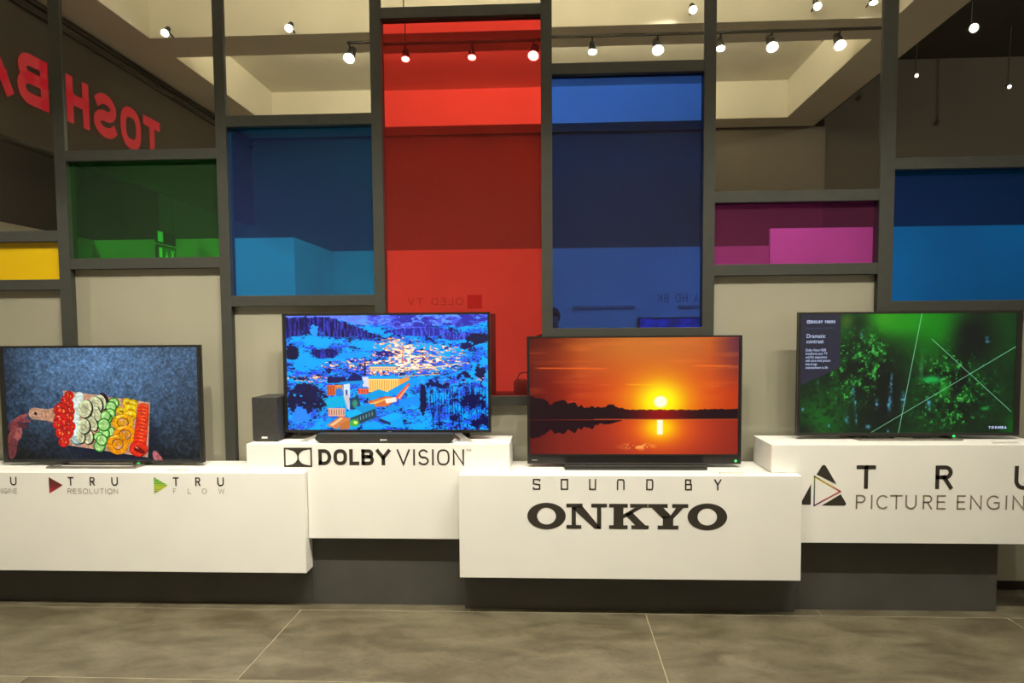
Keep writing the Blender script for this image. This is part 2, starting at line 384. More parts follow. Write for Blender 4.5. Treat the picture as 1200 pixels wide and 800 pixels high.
for nm, x, y, lab in (('hall_fill', -6.4, 2.6, 'unseen fill lamp added on the ceiling of the side hall behind the left partition'), ('hall_fill', 6.9, 2.4, 'unseen fill lamp added under the dark ceiling of the hall at right')):  # lamps out of view, added as fill for the side halls
    z = HS - .02 if x < 0 else 5.22
    t = thing(nm, lab, 'fill lamp', (x, y, z)); bm = bmesh.new(); add_cyl(bm, (x, y, z - .05), (x, y, z + .019), .14, .16, 24); bm_obj('lamp_body', bm, M_blackm, t)
    bm = bmesh.new(); add_cyl(bm, (x, y, z - .056), (x, y, z - .051), .13, .13, 24); bm_obj('lens', bm, M_lamp2, t)
    l = bpy.data.lights.new('hall', 'POINT'); l.energy = HALL_W; l.color = WARM; l.shadow_soft_size = .08; q = bpy.data.objects.new('light_source', l); C.objects.link(q); q.parent = t; q.location = (0, 0, -.2)
M_cove_fill = mat('cove_fill_glow', (.8, .78, .7), .5, emit=(1.0, .92, .68), es=1.5)
for (a, b), n in ((T1, 'near'), (T2, 'far')):
    # unseen strip lamp added at each tray's mirror-side rim to brighten the tray
    o = tag(boxes('cove_fill', [(RX0 + .05, RX1 - .05, b - .075, b - .010, HS + .12, HS + .145)], M_cove_fill), 'unseen warm fill strip added inside the %s ceiling tray' % n, 'light strip')
    l = bpy.data.lights.new('cove', 'AREA'); l.shape = 'RECTANGLE'; l.size = RX1 - RX0 - 1.8; l.size_y = .05; l.energy = COVE_FILL_W * (1.0 if n == 'far' else .8); l.color = (1.0, .92, .66)
    q = bpy.data.objects.new('light_source', l); C.objects.link(q); q.parent = o; q.location = ((RX0 + RX1) / 2, b - .04, HS + .15)
    q.rotation_euler = Vector((0, -.55, .8)).to_track_quat('-Z', 'Y').to_euler()
# ------------------------------------------------------------------ plinths
def plinth(label, front, shape, z0, z1, base, loc):
    t = thing('display_plinth', label, 'plinth', loc)
    bm = bmesh.new(); add_prism(bm, shape, 'y', front, 4.449)
    bmesh.ops.recalc_face_normals(bm, faces=bm.faces)
    bmesh.ops.bevel(bm, geom=list(bm.edges), offset=.0012, segments=1, affect='EDGES')
    bm_obj('plinth_box', bm, M_white, t)
    x0, x1, y0, bz = base
    box('plinth_base', x0, x1, y0, 4.443, 0, bz, M_base, t, .001)
    return t
ZA, ZB = .757, .908
p1 = plinth('long low white display plinth at far left with three small word marks', 4.05, [(-3.75, .209), (-1.343, .209), (-1.343, ZA), (-3.75, ZA)], 0, 0, (-3.75, -1.348, 4.165, .2085), (-2.5, 4.25, 0))
p2 = plinth('raised white plinth with wide black double-letter logo between two lower plinths', 4.10, [(-1.341, .389), (-.500, .389), (-.500, ZA + .003), (-.237, ZA + .003), (-.237, ZB), (-1.675, ZB), (-1.675, ZA + .001), (-1.341, ZA + .001)], 0, 0, (-1.347, -.489, 4.165, .3885), (-.95, 4.25, 0))
p3 = plinth('low white plinth with heavy black slab-serif lettering at centre right', 3.99, [(-.498, .213), (1.272, .213), (1.272, ZA + .002), (-.498, ZA + .002)], 0, 0, (-.488, 1.285, 4.12, .2125), (.4, 4.25, 0))
p4 = plinth('raised white plinth at right with triangle emblem and large spaced letters', 4.08, [(1.274, .389), (2.56, .389), (2.56, ZB), (1.140, ZB), (1.140, ZA + .004), (1.274, ZA + .004)], 0, 0, (1.286, 2.354, 4.165, .3885), (1.9, 4.25, 0))

# lettering on plinth 2
F2 = 4.10 - .0012
def ring_quads(cx, cz, rx, rz, ix, iz, n=40, a0=0, a1=360):
    out = []
    for i in range(n):
        t0 = math.radians(a0 + (a1 - a0) * i / n); t1 = math.radians(a0 + (a1 - a0) * (i + 1) / n)
        out.append([(cx + rx * math.cos(t0), cz + rz * math.sin(t0)), (cx + rx * math.cos(t1), cz + rz * math.sin(t1)), (cx + ix * math.cos(t1), cz + iz * math.sin(t1)), (cx + ix * math.cos(t0), cz + iz * math.sin(t0))])
    return out
lx0, lx1, lz0, lz1 = -1.467, -1.312, .782, .888
tb = .009
polys = [[(lx0, lz0), (lx1, lz0), (lx1, lz0 + tb), (lx0, lz0 + tb)], [(lx0, lz1 - tb), (lx1, lz1 - tb), (lx1, lz1), (lx0, lz1)],
         [(lx0, lz0 + tb), (lx0 + tb, lz0 + tb), (lx0 + tb, lz1 - tb), (lx0, lz1 - tb)], [(lx1 - tb, lz0 + tb), (lx1, lz0 + tb), (lx1, lz1 - tb), (lx1 - tb, lz1 - tb)]]
mx_ = (lx0 + lx1) / 2; zc = (lz0 + lz1) / 2; hh = (lz1 - lz0) / 2 - tb
# dark centre between the two D shapes
nn = 14
for i in range(nn):
    a, b = [(-1 + 2 * k / nn) for k in (i, i + 1)]
    f = lambda s: (.066 - .005) - .058 * math.sqrt(max(0, 1 - s * s))
    polys.append([(mx_ - f(a), zc + a * hh), (mx_ + f(a), zc + a * hh), (mx_ + f(b), zc + b * hh), (mx_ - f(b), zc + b * hh)])
flat_poly('logo', polys, F2, M_ink, p2)['label'] = 'framed black emblem of two facing letters'
z0, z1 = .793, .880
letters(word('DOLBY', -1.277, -.881, z0, z1, .16, {'D': .95, 'O': 1.0, 'L': .72, 'B': .92, 'Y': 1.05}),   .0195, F2, M_ink, 'letter', p2)
letters(word('VISION', -.847, -.481, z0, z1, .24, {'V': 1.0, 'S': .8, 'O': .95, 'N': .85, 'I': .14}), .0095, F2, M_ink, 'letter', p2)
letters(word('TM', -.468, -.443, .868, .881, .3), .002, F2, M_ink, 'letter', p2, True)[0]['label'] = 'tiny trademark letters'
# lettering on plinth 3
F3 = 3.99 - .0012
sx = [(-.109, -.070), (.036, .075), (.183, .220), (.327, .367), (.478, .515), (.677, .713), (.826, .863)]
letters([(g_, a, b, .684, .742) for g_, (a, b) in zip('soundby', sx)], .0074, F3, M_ink, 'letter', p3)
def slab(polys, kind, x0, x1, z0, z1):
    W_, H_ = x1 - x0, z1 - z0
    R_ = lambda a, b, c, d: [(a, c), (b, c), (b, d), (a, d)]
    if kind == 'O': polys += ring_quads((x0 + x1) / 2, (z0 + z1) / 2, W_ / 2, H_ / 2 + .004, W_ * .245, H_ / 2 - .022, 44); return
    sets = {
     'N': [R_(0, .40, .85, 1), R_(.13, .235, .15, .85), R_(0, .37, 0, .15), [(.13, .85), (.40, .9), (.86, 0), (.70, 0)], R_(.755, .86, 0, .85), R_(.615, 1, .85, 1)],
     'K': [R_(0, .47, .85, 1), R_(.115, .36, .15, .85), R_(0, .47, 0, .15), [(.36, .42), (.36, .58), (.66, .85), (.84, .85)], R_(.53, .97, .85, 1), [(.40, .58), (.56, .70), (.92, .15), (.66, .15)], R_(.56, 1, 0, .15)],
     'Y': [R_(0, .49, .85, 1), [(.09, .85), (.38, .85), (.60, .50), (.37, .42)], R_(.60, 1, .85, 1), [(.70, .85), (.88, .85), (.63, .42), (.56, .54)], R_(.37, .63, .15, .50), R_(.24, .76, 0, .15)]}
    for q in sets[kind]: polys.append([(x0 + a * W_, z0 + b * H_) for a, b in q])
for k, a, b in (('O', -.139, .062), ('N', .065, .276), ('K', .287, .492), ('Y', .488, .695), ('O', .691, .894)):
    polys = []; slab(polys, k, a, b, .479, .612); flat_poly('letter', polys, F3, M_ink, p3)['label'] = 'heavy black slab-serif capital'
# lettering on plinth 4
F4 = 4.08 - .0012
for q in ([(1.400, .799), (1.410, .803), (1.419, .799), (1.477, .700), (1.373, .752), (1.378, .760)], [(1.346, .702), (1.346, .592), (1.300, .592), (1.294, .600)], [(1.499, .648), (1.527, .601), (1.527, .593), (1.519, .588), (1.402, .588)]):
    flat_poly('logo_piece', [q], F4, M_ink, p4)['label'] = 'black corner of the triangle emblem'
def grad_mat(name, stops, axis='X', size=(0, 1)):
    m = mat(name, (1, 1, 1), .5); nt = m.node_tree; N = nt.nodes; L = nt.links
    g = N.new('ShaderNodeNewGeometry'); s = N.new('ShaderNodeSeparateXYZ'); L.new(g.outputs['Position'], s.inputs[0])
    r = N.new('ShaderNodeMapRange'); r.inputs['From Min'].default_value = size[0]; r.inputs['From Max'].default_value = size[1]; L.new(s.outputs[axis], r.inputs['Value'])
    c = N.new('ShaderNodeValToRGB'); e = c.color_ramp.elements
    while len(e) < len(stops): e.new(.5)
    for k, (p_, col) in enumerate(stops): e[k].position = p_; e[k].color = (*col, 1)
    L.new(r.outputs[0], c.inputs[0]); L.new(c.outputs[0], N['Principled BSDF'].inputs['Base Color']); return m
def edge_line(name, a, b, w_, m):
    V = []; F = []; ribbon(V, F, [a, b], w_); off = p4.location
    return mesh_obj(name, [(v[0] - off.x, F4 - off.y, v[1] - off.z) for v in V], F, m, p4)
A_, B_, C_ = (1.363, .742), (1.497, .663), (1.363, .587)
edge_line('logo_line', C_, A_, .007, grad_mat('logo_left', [(0, sr(70, 50, 110)), (.5, sr(80, 95, 90)), (1, sr(120, 125, 40))], 'Z', (.587, .742)))['label'] = 'line shading from violet to olive'
edge_line('logo_line', A_, B_, .007, grad_mat('logo_top', [(0, sr(120, 125, 40)), (.45, sr(205, 170, 40)), (1, sr(170, 40, 25))], 'X', (1.363, 1.497)))['label'] = 'line shading from yellow to red'
edge_line('logo_line', B_, C_, .007, grad_mat('logo_bottom', [(0, sr(70, 50, 110)), (.5, sr(165, 50, 60)), (1, sr(170, 40, 25))], 'X', (1.363, 1.497)))['label'] = 'line shading from red to violet'
letters([('T', 1.577, 1.676, .677, .801), ('R', 1.978, 2.066, .677, .801), ('U', 2.375, 2.468, .675, .800), ],   .0205, F4, M_ink, 'letter', p4)
pe = [('P', 1.577, 1.627), ('I', 1.652, 1.664), ('C', 1.682, 1.742), ('T', 1.752, 1.815), ('U', 1.830, 1.887), ('R', 1.918, 1.966), ('E', 1.988, 2.034), ('E', 2.090, 2.134), ('N', 2.157, 2.216), ('G', 2.240, 2.306), ('I', 2.333, 2.345), ('N', 2.370, 2.430), ('E', 2.458, 2.504)]
letters([(g_, a, b, .570, .645) for g_, a, b in pe], .0078, F4, M_inkl, 'letter', p4)
# lettering on plinth 1
F1 = 4.05 - .0012
for i, (dx) in enumerate((-3.243 + .012, -2.658, -2.067)):
    letters([('T', dx, dx + .033, .685, .733), ('R', dx + .124, dx + .153, .685, .733), ('U', dx + .246, dx + .283, .685, .733)], .0072, F1, M_ink, 'letter', p1)
letters(word('PICTURE ENGINE', -3.243, -2.948, .641, .669, .3), .0028, F1, M_inkl, 'letter', p1)
letters(word('RESOLUTION', -2.661, -2.377, .641, .669, .3), .0028, F1, M_inkl, 'letter', p1)
letters([('F', -2.067, -2.052, .643, .671), ('L', -1.986, -1.969, .643, .671), ('O', -1.907, -1.881, .643, .671), ('W', -1.816, -1.783, .643, .671)], .0028, F1, M_inkl, 'letter', p1)
m_rt = grad_mat('logo_maroon', [(0, sr(190, 50, 70)), (.45, sr(110, 35, 40)), (1, sr(80, 40, 35))], 'Z', (.641, .732))
flat_poly('logo', [[(-2.765, .732), (-2.687, .688), (-2.765, .641)]], F1, m_rt, p1)['label'] = 'dark red play triangle'
st = []
for k in range(9):      # green triangle made of stripes
    za = .642 + .0102 * k; zb = za + .0078
    xr = lambda z: -2.174 + .080 * (1 - abs(z - .688) / .046)
    st.append([(-2.174, za), (max(-2.174, xr(za)), za), (max(-2.174, xr(zb)), zb), (-2.174, zb)])
m_gt = grad_mat('logo_green', [(0, sr(110, 160, 50)), (.4, sr(190, 200, 30)), (.6, sr(120, 180, 40)), (1, sr(90, 170, 60))], 'Z', (.642, .734))
flat_poly('logo', st, F1, m_gt, p1)['label'] = 'striped green play triangle'

# ------------------------------------------------------------------ pictures shown on the screens, painted with arrays
rng = np.random.default_rng(7)
def vnoise(h, w_, cx, cy=None):
    cy = cy or max(2, int(cx * h / w_)); gx = rng.random((cy + 2, cx + 2))
    yy = np.linspace(0, cy, h, endpoint=False); xx = np.linspace(0, cx, w_, endpoint=False)
    y0 = yy.astype(int); x0 = xx.astype(int); fy = yy - y0; fx = xx - x0
    fy = (fy * fy * (3 - 2 * fy))[:, None]; fx = (fx * fx * (3 - 2 * fx))[None, :]
    a = gx[y0][:, x0]; b = gx[y0][:, x0 + 1]; c = gx[y0 + 1][:, x0]; d = gx[y0 + 1][:, x0 + 1]
    return (a * (1 - fx) + b * fx) * (1 - fy) + (c * (1 - fx) + d * fx) * fy
def fbm(h, w_, cx, o=4, cy=None, g=.5):
    s = 0; t = 0
    for i in range(o):
        s = s + vnoise(h, w_, cx * 2 ** i, (cy * 2 ** i) if cy else None) * g ** i; t += g ** i
    return s / t
class Pic:
    def __init__(s, x0, x1, y0, y1, k=1.0):
        s.ox, s.oy, s.k = x0, y0, k
        s.w, s.h = int((x1 - x0) * k), int((y1 - y0) * k)
        s.a = np.zeros((s.h, s.w, 3))
        s.Y, s.X = np.mgrid[0:s.h, 0:s.w].astype(float); s.X = s.X / k + x0; s.Y = s.Y / k + y0
    def put(s, m, c):
        m = np.clip(m, 0, 1)[..., None]; s.a = s.a * (1 - m) + (np.array(c) / 255.0 if np.ndim(c) == 1 or isinstance(c, tuple) else c) * m
    def sub(s, cx, cy, r):
        j0 = max(0, int((cx - r - s.ox) * s.k)); j1 = min(s.w, int((cx + r - s.ox) * s.k) + 1); i0 = max(0, int((cy - r - s.oy) * s.k)); i1 = min(s.h, int((cy + r - s.oy) * s.k) + 1)
        return slice(i0, max(i0, i1)), slice(j0, max(j0, j1))
    def ell(s, cx, cy, rx, ry, ang, c, soft=1.2, inner=0):
        sl = s.sub(cx, cy, max(rx, ry) + 4); X = s.X[sl] - cx; Y = s.Y[sl] - cy
        a = math.radians(ang); u = X * math.cos(a) + Y * math.sin(a); v = -X * math.sin(a) + Y * math.cos(a)
        d = np.sqrt((u / rx) ** 2 + (v / ry) ** 2); m = np.clip((1 - d) * min(rx, ry) / soft + .5, 0, 1)
        if inner: m = m * np.clip((d - inner) * min(rx, ry) / soft + .5, 0, 1)
        m = m[..., None]; s.a[sl] = s.a[sl] * (1 - m) + np.array(c) / 255.0 * m
    def poly(s, pts, c, soft=1.0):
        n = len(pts); ar = sum(pts[i][0] * pts[(i + 1) % n][1] - pts[(i + 1) % n][0] * pts[i][1] for i in range(n)); sg = 1 if ar > 0 else -1
        xs = [p[0] for p in pts]; ys_ = [p[1] for p in pts]; cx = (min(xs) + max(xs)) / 2; cy = (min(ys_) + max(ys_)) / 2
        sl = s.sub(cx, cy, max(max(xs) - min(xs), max(ys_) - min(ys_)) / 2 + 4); X = s.X[sl]; Y = s.Y[sl]; m = np.ones_like(X)
        for i in range(n):
            (x0, y0), (x1, y1) = pts[i], pts[(i + 1) % n]; l = math.hypot(x1 - x0, y1 - y0) or 1
            d = ((x1 - x0) * (Y - y0) - (y1 - y0) * (X - x0)) / l * sg; m = np.minimum(m, np.clip(d / soft + .5, 0, 1))
        m = m[..., None]; s.a[sl] = s.a[sl] * (1 - m) + np.array(c) / 255.0 * m
    def line(s, x0, y0, x1, y1, wd, c, al=1.0):
        l = math.hypot(x1 - x0, y1 - y0); d = abs((x1 - x0) * (s.Y - y0) - (y1 - y0) * (s.X - x0)) / l
        t = ((s.X - x0) * (x1 - x0) + (s.Y - y0) * (y1 - y0)) / l / l
        m = np.clip(wd / 2 - d + .5, 0, 1) * ((t >= 0) & (t <= 1)) * al; s.put(m, c)
    def image(s, name):
        im = bpy.data.images.new(name, s.w, s.h); px = np.ones((s.h, s.w, 4), np.float32); px[..., :3] = np.clip(s.a[::-1], 0, 1)
        im.pixels.foreach_set(px.ravel()); im.update(); im.pack(); return im
def pic_board():
    p = Pic(18, 1090, 83, 705, .62)
    g1 = fbm(p.h, p.w, 5, 4); g2 = rng.random((p.h, p.w)); g3 = fbm(p.h, p.w, 90, 3)
    lum = .34 + .42 * np.exp(-(((p.X - 600) / 480) ** 2 + ((p.Y - 160) / 300) ** 2)) + (g1 - .5) * .22 + (g3 - .5) * .34 + (g2 > .965) * .18
    lum -= .22 * np.clip((p.Y - 480) / 220, 0, 1) + .12 * np.clip((200 - p.X) / 200, 0, 1)
    lum = np.clip(lum, .05, 1)
    p.a = np.stack([lum * .50, lum * .66, lum * .84], -1)
    p.a *= np.array([.95, .98, 1.0])
    p.ell(590, 560, 270, 150, 8, (22, 30, 48), 60)
    # board
    wood = (196, 150, 122)
    p.poly([(340, 316), (822, 384), (798, 688), (352, 620)], wood, 2)
    p.poly([(300, 425), (300, 490), (172, 476), (168, 412)], wood, 2); p.ell(176, 444, 34, 33, 0, wood); p.poly([(230, 422), (345, 405), (345, 512), (230, 482)], (188, 140, 112), 2)
    p.ell(181, 444, 9, 9, 0, (20, 22, 35))
    for k in range(14): p.line(160, 425 + k * 5, 330, 430 + k * 6, 1.1, (160, 112, 86), .35)
    # mozzarella
    for x, y, r in ((430, 350, 26), (418, 378, 30), (408, 415, 28), (404, 450, 27), (405, 485, 26), (402, 530, 24), (398, 560, 22)): p.ell(x, y, r * .9, r, 0, (205, 222, 210)); p.ell(x - 4, y - 4, r * .6, r * .65, 0, (222, 234, 222))
    p.ell(405, 596, 32, 24, 20, (90, 120, 130)); p.ell(403, 592, 27, 19, 20, (160, 185, 180))
    # tomatoes
    for x, y, r in ((373, 345, 26), (352, 372, 27), (372, 395, 26), (378, 430, 24), (325, 425, 42), (368, 465, 28), (322, 480, 40), (300, 505, 27), (345, 500, 26), (372, 515, 30), (350, 545, 40), (318, 552, 32), (332, 600, 32)):
        p.ell(x, y, r, r * 1.0, 0, (150, 14, 12)); p.ell(x, y, r * .92, r * .88, 0, (206, 34, 26)); p.ell(x - r * .25, y - r * .1, r * .34, r * .5, 25, (170, 16, 14)); p.ell(x + r * .3, y + r * .1, r * .3, r * .45, -20, (180, 22, 14)); p.ell(x - r * .2, y, r * .2, r * .26, 25, (232, 96, 50)); p.ell(x + r * .32, y + r * .15, r * .14, r * .22, 0, (245, 150, 80)); p.ell(x - r * .3, y - r * .45, r * .2, r * .06, 20, (255, 200, 190))
    # aubergine slices
    p.ell(566, 362, 24, 34, -30, (52, 20, 42))
    for x, y, rx, ry, an in ((552, 382, 30, 46, -18), (522, 395, 38, 48, -20), (522, 445, 27, 46, -18), (498, 500, 27, 46, -20), (470, 575, 32, 42, 0), (430, 575, 24, 38, 0), (450, 515, 36, 45, 0), (460, 418, 42, 54, 12)):
        p.ell(x + 3, y + 2, rx, ry, an, (38, 22, 30)); p.ell(x - 2, y - 1, rx * .90, ry * .92, an, (206, 214, 168)); p.ell(x - 2, y - 1, rx * .55, ry * .6, an, (190, 190, 150))
        for q in range(9): t = q * .7; p.ell(x - 2 + rx * .35 * math.cos(t * 2.1), y + ry * .45 * math.sin(t * 1.7), 2.4, 3, 0, (140, 120, 90))
    # cucumbers
    for x, y, r in ((620, 388, 32), (605, 408, 32), (598, 448, 32), (596, 545, 28), (578, 470, 32), (572, 460, 30), (560, 555, 33), (530, 575, 30), (562, 507, 37), (532, 626, 34), (546, 592, 33)):
        p.ell(x, y, r, r, 0, (20, 92, 22)); p.ell(x - 1, y - 1, r * .86, r * .86, 0, (92, 186, 60)); p.ell(x - 2, y - 1, r * .76, r * .76, 0, (176, 222, 140))
    # yellow and orange peppers
    for x, y, rx, ry, c in ((692, 385, 24, 28, (228, 196, 20)), (728, 395, 26, 30, (232, 190, 16)), (712, 420, 34, 30, (238, 196, 18)), (660, 430, 30, 22, (226, 190, 20)), (705, 455, 44, 30, (236, 186, 10))):
        p.ell(x, y, rx, ry, 0, (190, 140, 5)); p.ell(x, y, rx * .88, ry * .84, 0, c); p.ell(x + 3, y + 5, rx * .5, ry * .2, 10, (180, 120, 5)); p.ell(x, y - ry * .4, rx * .4, ry * .12, 10, (250, 232, 110))
    for x, y, rx, ry, c in ((666, 495, 62, 48, (236, 168, 10)), (676, 562, 66, 54, (236, 150, 8)), (634, 615, 60, 58, (232, 148, 8))):
        p.ell(x, y, rx, ry, 0, (150, 80, 5), inner=.45); p.ell(x, y, rx * .97, ry * .97, 0, c, inner=.56); p.ell(x - rx * .2, y + 2, rx * .26, ry * .28, 30, c); p.ell(x + rx * .22, y - ry * .1, rx * .14, ry * .3, 0, c); p.ell(x - rx * .3, y - ry * .72, rx * .4, 4, -12, (255, 220, 90))
    # red orange pepper strips
    for k in range(13):
        x = 784 - k * 2.7; y = 412 + k * 19
        p.ell(x, y, 32 + k * .6, 24, 8, (150, 22, 8)); p.ell(x, y - 2, 29 + k * .6, 20, 8, (228, 62 - k, 22)); p.ell(x - 4, y + 6, 20, 3.5, 12, (160, 20, 8)); p.ell(x + 6, y - 8, 12, 2.5, 12, (252, 130, 70))
    p.ell(748, 640, 52, 44, 0, (190, 24, 14)); p.ell(748, 640, 46, 38, 0, (226, 52, 26)); p.ell(752, 648, 34, 14, 24, (120, 14, 8)); p.ell(738, 634, 10, 4, 30, (250, 150, 120))
    # hands
    for x, y, rx, ry, an, c in ((55, 510, 36, 26, -50, (120, 56, 62)), (98, 466, 44, 13, -22, (150, 78, 80)), (112, 482, 40, 11, 6, (125, 60, 66)), (105, 508, 36, 12, 30, (84, 38, 48)), (50, 580, 30, 70, 14, (128, 62, 62)), (80, 556, 20, 38, 14, (152, 84, 80)), (40, 640, 26, 60, 8, (104, 50, 54)), (845, 684, 18, 36, -18, (196, 112, 118)), (862, 690, 12, 26, -30, (176, 92, 98))):
        p.ell(x, y, rx, ry, an, c, 3)
    tx = (fbm(p.h, p.w, 130, 2) - .5) * .5 + (fbm(p.h, p.w, 40, 2) - .5) * .25; p.a = np.clip(p.a * (1 + tx[..., None]) * 1.06 - .03, 0, 1)
    return p
def pic_village():
    p = Pic(207, 1090, 55, 557, .8); h, w_ = p.h, p.w; X, Y = p.X, p.Y
    n3 = fbm(h, w_, 110, 2); fine = fbm(h, w_, 60, 4, cy=70, g=.65); med = fbm(h, w_, 18, 5, cy=26, g=.65); st = fbm(h, w_, 150, 3, cy=12, g=.6); big_ = fbm(h, w_, 6, 4)
    D = (14, 10, 56); NV = (24, 26, 120); B = (46, 72, 222); CB = (26, 110, 242); CY = (0, 164, 250)
    e = lambda cx, cy, rx, ry: np.exp(-(((X - cx) / rx) ** 2 + ((Y - cy) / ry) ** 2))
    P = lambda m, c: p.put(np.asarray(m, float), c)
    def reg(m, amt=.5, src=None): return ((m - .5) + ((fine if src is None else src) - .5) * amt) > 0
    # snowy fields and roofs
    p.a[:] = np.array(CB) / 255.
    P(med > .43, CY); P((fine > .58) & (med < .60), B); P((fine < .42) & (med < .54), NV); P((fine < .36) & (med < .50), D)
    # far mountains and sky
    ridge = 98 + 16 * np.sin(X / 95.0) + 10 * np.sin(X / 37.0) + .03 * (X - 600)
    P(np.clip((ridge - Y) / 3, 0, 1), (72, 84, 224)); P((Y < ridge) & (big_ * .6 + fine * .4 > .53), (96, 124, 252)); P((Y < ridge) & (big_ * .5 + med * .5 < .44), (46, 44, 168)); P((Y < ridge) & (fine * .5 + med * .5 > .56), (90, 150, 255))
    # wooded slopes: left one falling to the right, middle band, right one
    yu = 60 + np.maximum(0, X - 400) * .38; yl = np.interp(X, [207, 300, 450, 655], [150, 138, 150, 160])
    m = ((Y - yu) / 14 + (fine - .5) * 1.5 > 0) & ((yl - Y) / 24 + (fine - .5) * 2.5 > 0); P(m, (26, 20, 104)); P(m & (st > .57), (50, 54, 176)); P(m & (st < .40), D)
    m = reg(e(800, 128, 170, 20) * 1.15, .7) ; P(m, (38, 38, 156)); P(m & (st > .56), (66, 84, 226))
    m = reg(e(990, 150, 130, 18) * 1.1, .7); P(m, (40, 40, 150)); P(m & (st > .55), (66, 90, 230))
    for a in ((335, 166, 112, 24, CY), (300, 250, 60, 38, (10, 160, 252)), (332, 118, 22, 28, (40, 150, 250)), (560, 186, 80, 22, CY), (250, 178, 40, 16, (20, 120, 240)), (830, 190, 110, 14, CY), (960, 205, 70, 12, CY), (260, 480, 48, 60, (40, 130, 255)), (480, 230, 90, 14, (10, 150, 246))):
        P(reg(e(*a[:4]), .8), a[4])
    m = reg(e(372, 220, 72, 24) * 1.1, .6); P(m, (24, 18, 96)); P(m & (st > .6), (50, 60, 190)); P(reg(e(232, 215, 36, 40), .6), D); P(reg(e(640, 222, 44, 16), .9), (30, 34, 140)); P(reg(e(700, 222, 24, 14), .9), (30, 34, 140))
    for q in range(24): xx = 330 + q * 5.2 + rng.random() * 3; p.line(xx, 190 + rng.random() * 10, xx, 212 + rng.random() * 20, 2, (22, 18, 92), .9)
    # warm lights of the town along streets
    wm = 1.1 * e(770, 262, 170, 38) + .95 * e(700, 190, 80, 30) + .8 * e(720, 245, 50, 40) + .45 * e(560, 270, 200, 24) + .5 * e(880, 205, 120, 20) + .75 * e(640, 300, 60, 20) + .5 * e(300, 330, 90, 16) + .5 * e(900, 345, 90, 8) + .5 * e(1060, 330, 30, 20)
    q = fbm(h, w_, 64, 3, cy=96, g=.7); wk = np.minimum(wm, 1.05)
    P((q + wk * .23 > .70) & (wm > .16), (238, 96, 60)); P((q + wk * .23 > .735) & (wm > .16), (255, 176, 84)); P((q + wk * .23 > .79) & (wm > .16), (255, 244, 220))
    p.line(722, 190, 716, 262, 5, (250, 110, 70), .8); p.line(716, 200, 712, 240, 2, (255, 230, 200)); p.line(700, 300, 960, 268, 5, (255, 214, 140), .8); p.line(690, 322, 880, 312, 4, (255, 180, 90), .7); p.line(590, 274, 730, 268, 3, (255, 240, 220), .9); p.line(820, 290, 1000, 262, 2.5, (255, 236, 200), .8); p.line(780, 225, 930, 240, 2.5, (255, 170, 120), .8)
    def house(x0, y0, x1, y1, c, win=None, roof=None, rh=16):
        p.poly([(x0, y0), (x1, y0), (x1, y1), (x0, y1)], c)
        if win:
            k = max(2, int((x1 - x0) / 10))
            for i in range(k):
                xx = x0 + (i + .5) * (x1 - x0) / k; p.poly([(xx - 1.4, y0 + 6), (xx + 1.4, y0 + 6), (xx + 1.4, y1 - 5), (xx - 1.4, y1 - 5)], win)
        if roof: p.poly([(x0 - 4, y0), (x0 + 12, y0 - rh), (x1 - 8, y0 - rh), (x1 + 6, y0)], roof)
    house(560, 332, 702, 390, (250, 204, 110), (206, 130, 50), (0, 160, 236), 14); p.poly([(540, 322), (566, 322), (566, 378), (540, 378)], (214, 214, 240)); p.poly([(702, 334), (745, 322), (745, 345), (702, 372)], (236, 150, 60))
    house(572, 278, 690, 296, (236, 196, 150), (150, 90, 80), (0, 150, 220), 10); house(548, 262, 556, 320, (30, 30, 90))
    p.poly([(385, 322), (465, 322), (470, 348), (385, 350)], (24, 22, 84)); p.poly([(470, 340), (500, 302), (535, 318), (540, 345), (470, 348)], (20, 28, 96)); p.poly([(440, 344), (545, 338), (545, 354), (440, 356)], (10, 140, 220))
    house(382, 358, 418, 404, (206, 92, 44), (130, 50, 30)); house(418, 358, 452, 402, (232, 140, 70), (160, 70, 30)); p.ell(436, 392, 16, 20, 0, (30, 120, 220), 4); p.poly([(456, 356), (484, 352), (484, 412), (456, 412)], (206, 222, 246)); p.poly([(464, 380), (474, 380), (474, 410), (464, 410)], (70, 90, 150)); house(520, 374, 566, 398, (228, 92, 60), (140, 40, 40), (40, 120, 220), 8)
    p.poly([(350, 418), (460, 405), (480, 452), (372, 462)], (0, 172, 222)); p.poly([(350, 440), (372, 430), (380, 462), (368, 462)], (0, 130, 200)); house(385, 460, 460, 496, (226, 172, 146), (110, 70, 70)); p.poly([(455, 405), (480, 400), (482, 470), (470, 460)], (200, 190, 200))
    p.poly([(484, 420), (520, 404), (530, 450), (500, 470), (484, 460)], (24, 60, 90)); p.ell(505, 440, 12, 16, 0, (60, 140, 110), 8)
    p.poly([(540, 405), (610, 378), (650, 390), (590, 428)], (0, 152, 222)); p.poly([(560, 432), (640, 408), (700, 414), (650, 452), (590, 456)], (206, 104, 50)); p.poly([(570, 440), (640, 418), (636, 426), (574, 450)], (250, 180, 90)); p.poly([(636, 420), (686, 412), (690, 432), (644, 440)], (250, 226, 206))
    p.poly([(650, 388), (770, 324), (800, 340), (694, 408)], (0, 150, 238)); p.poly([(686, 410), (742, 350), (748, 356), (704, 424)], (236, 80, 50)); p.poly([(694, 416), (740, 364), (742, 368), (702, 420)], (255, 170, 120))
    p.poly([(455, 480), (520, 460), (560, 478), (480, 505)], (0, 176, 236)); p.poly([(500, 456), (590, 440), (596, 462), (540, 484)], (0, 144, 214)); p.poly([(480, 505), (595, 462), (600, 500), (500, 540)], (30, 62, 80))
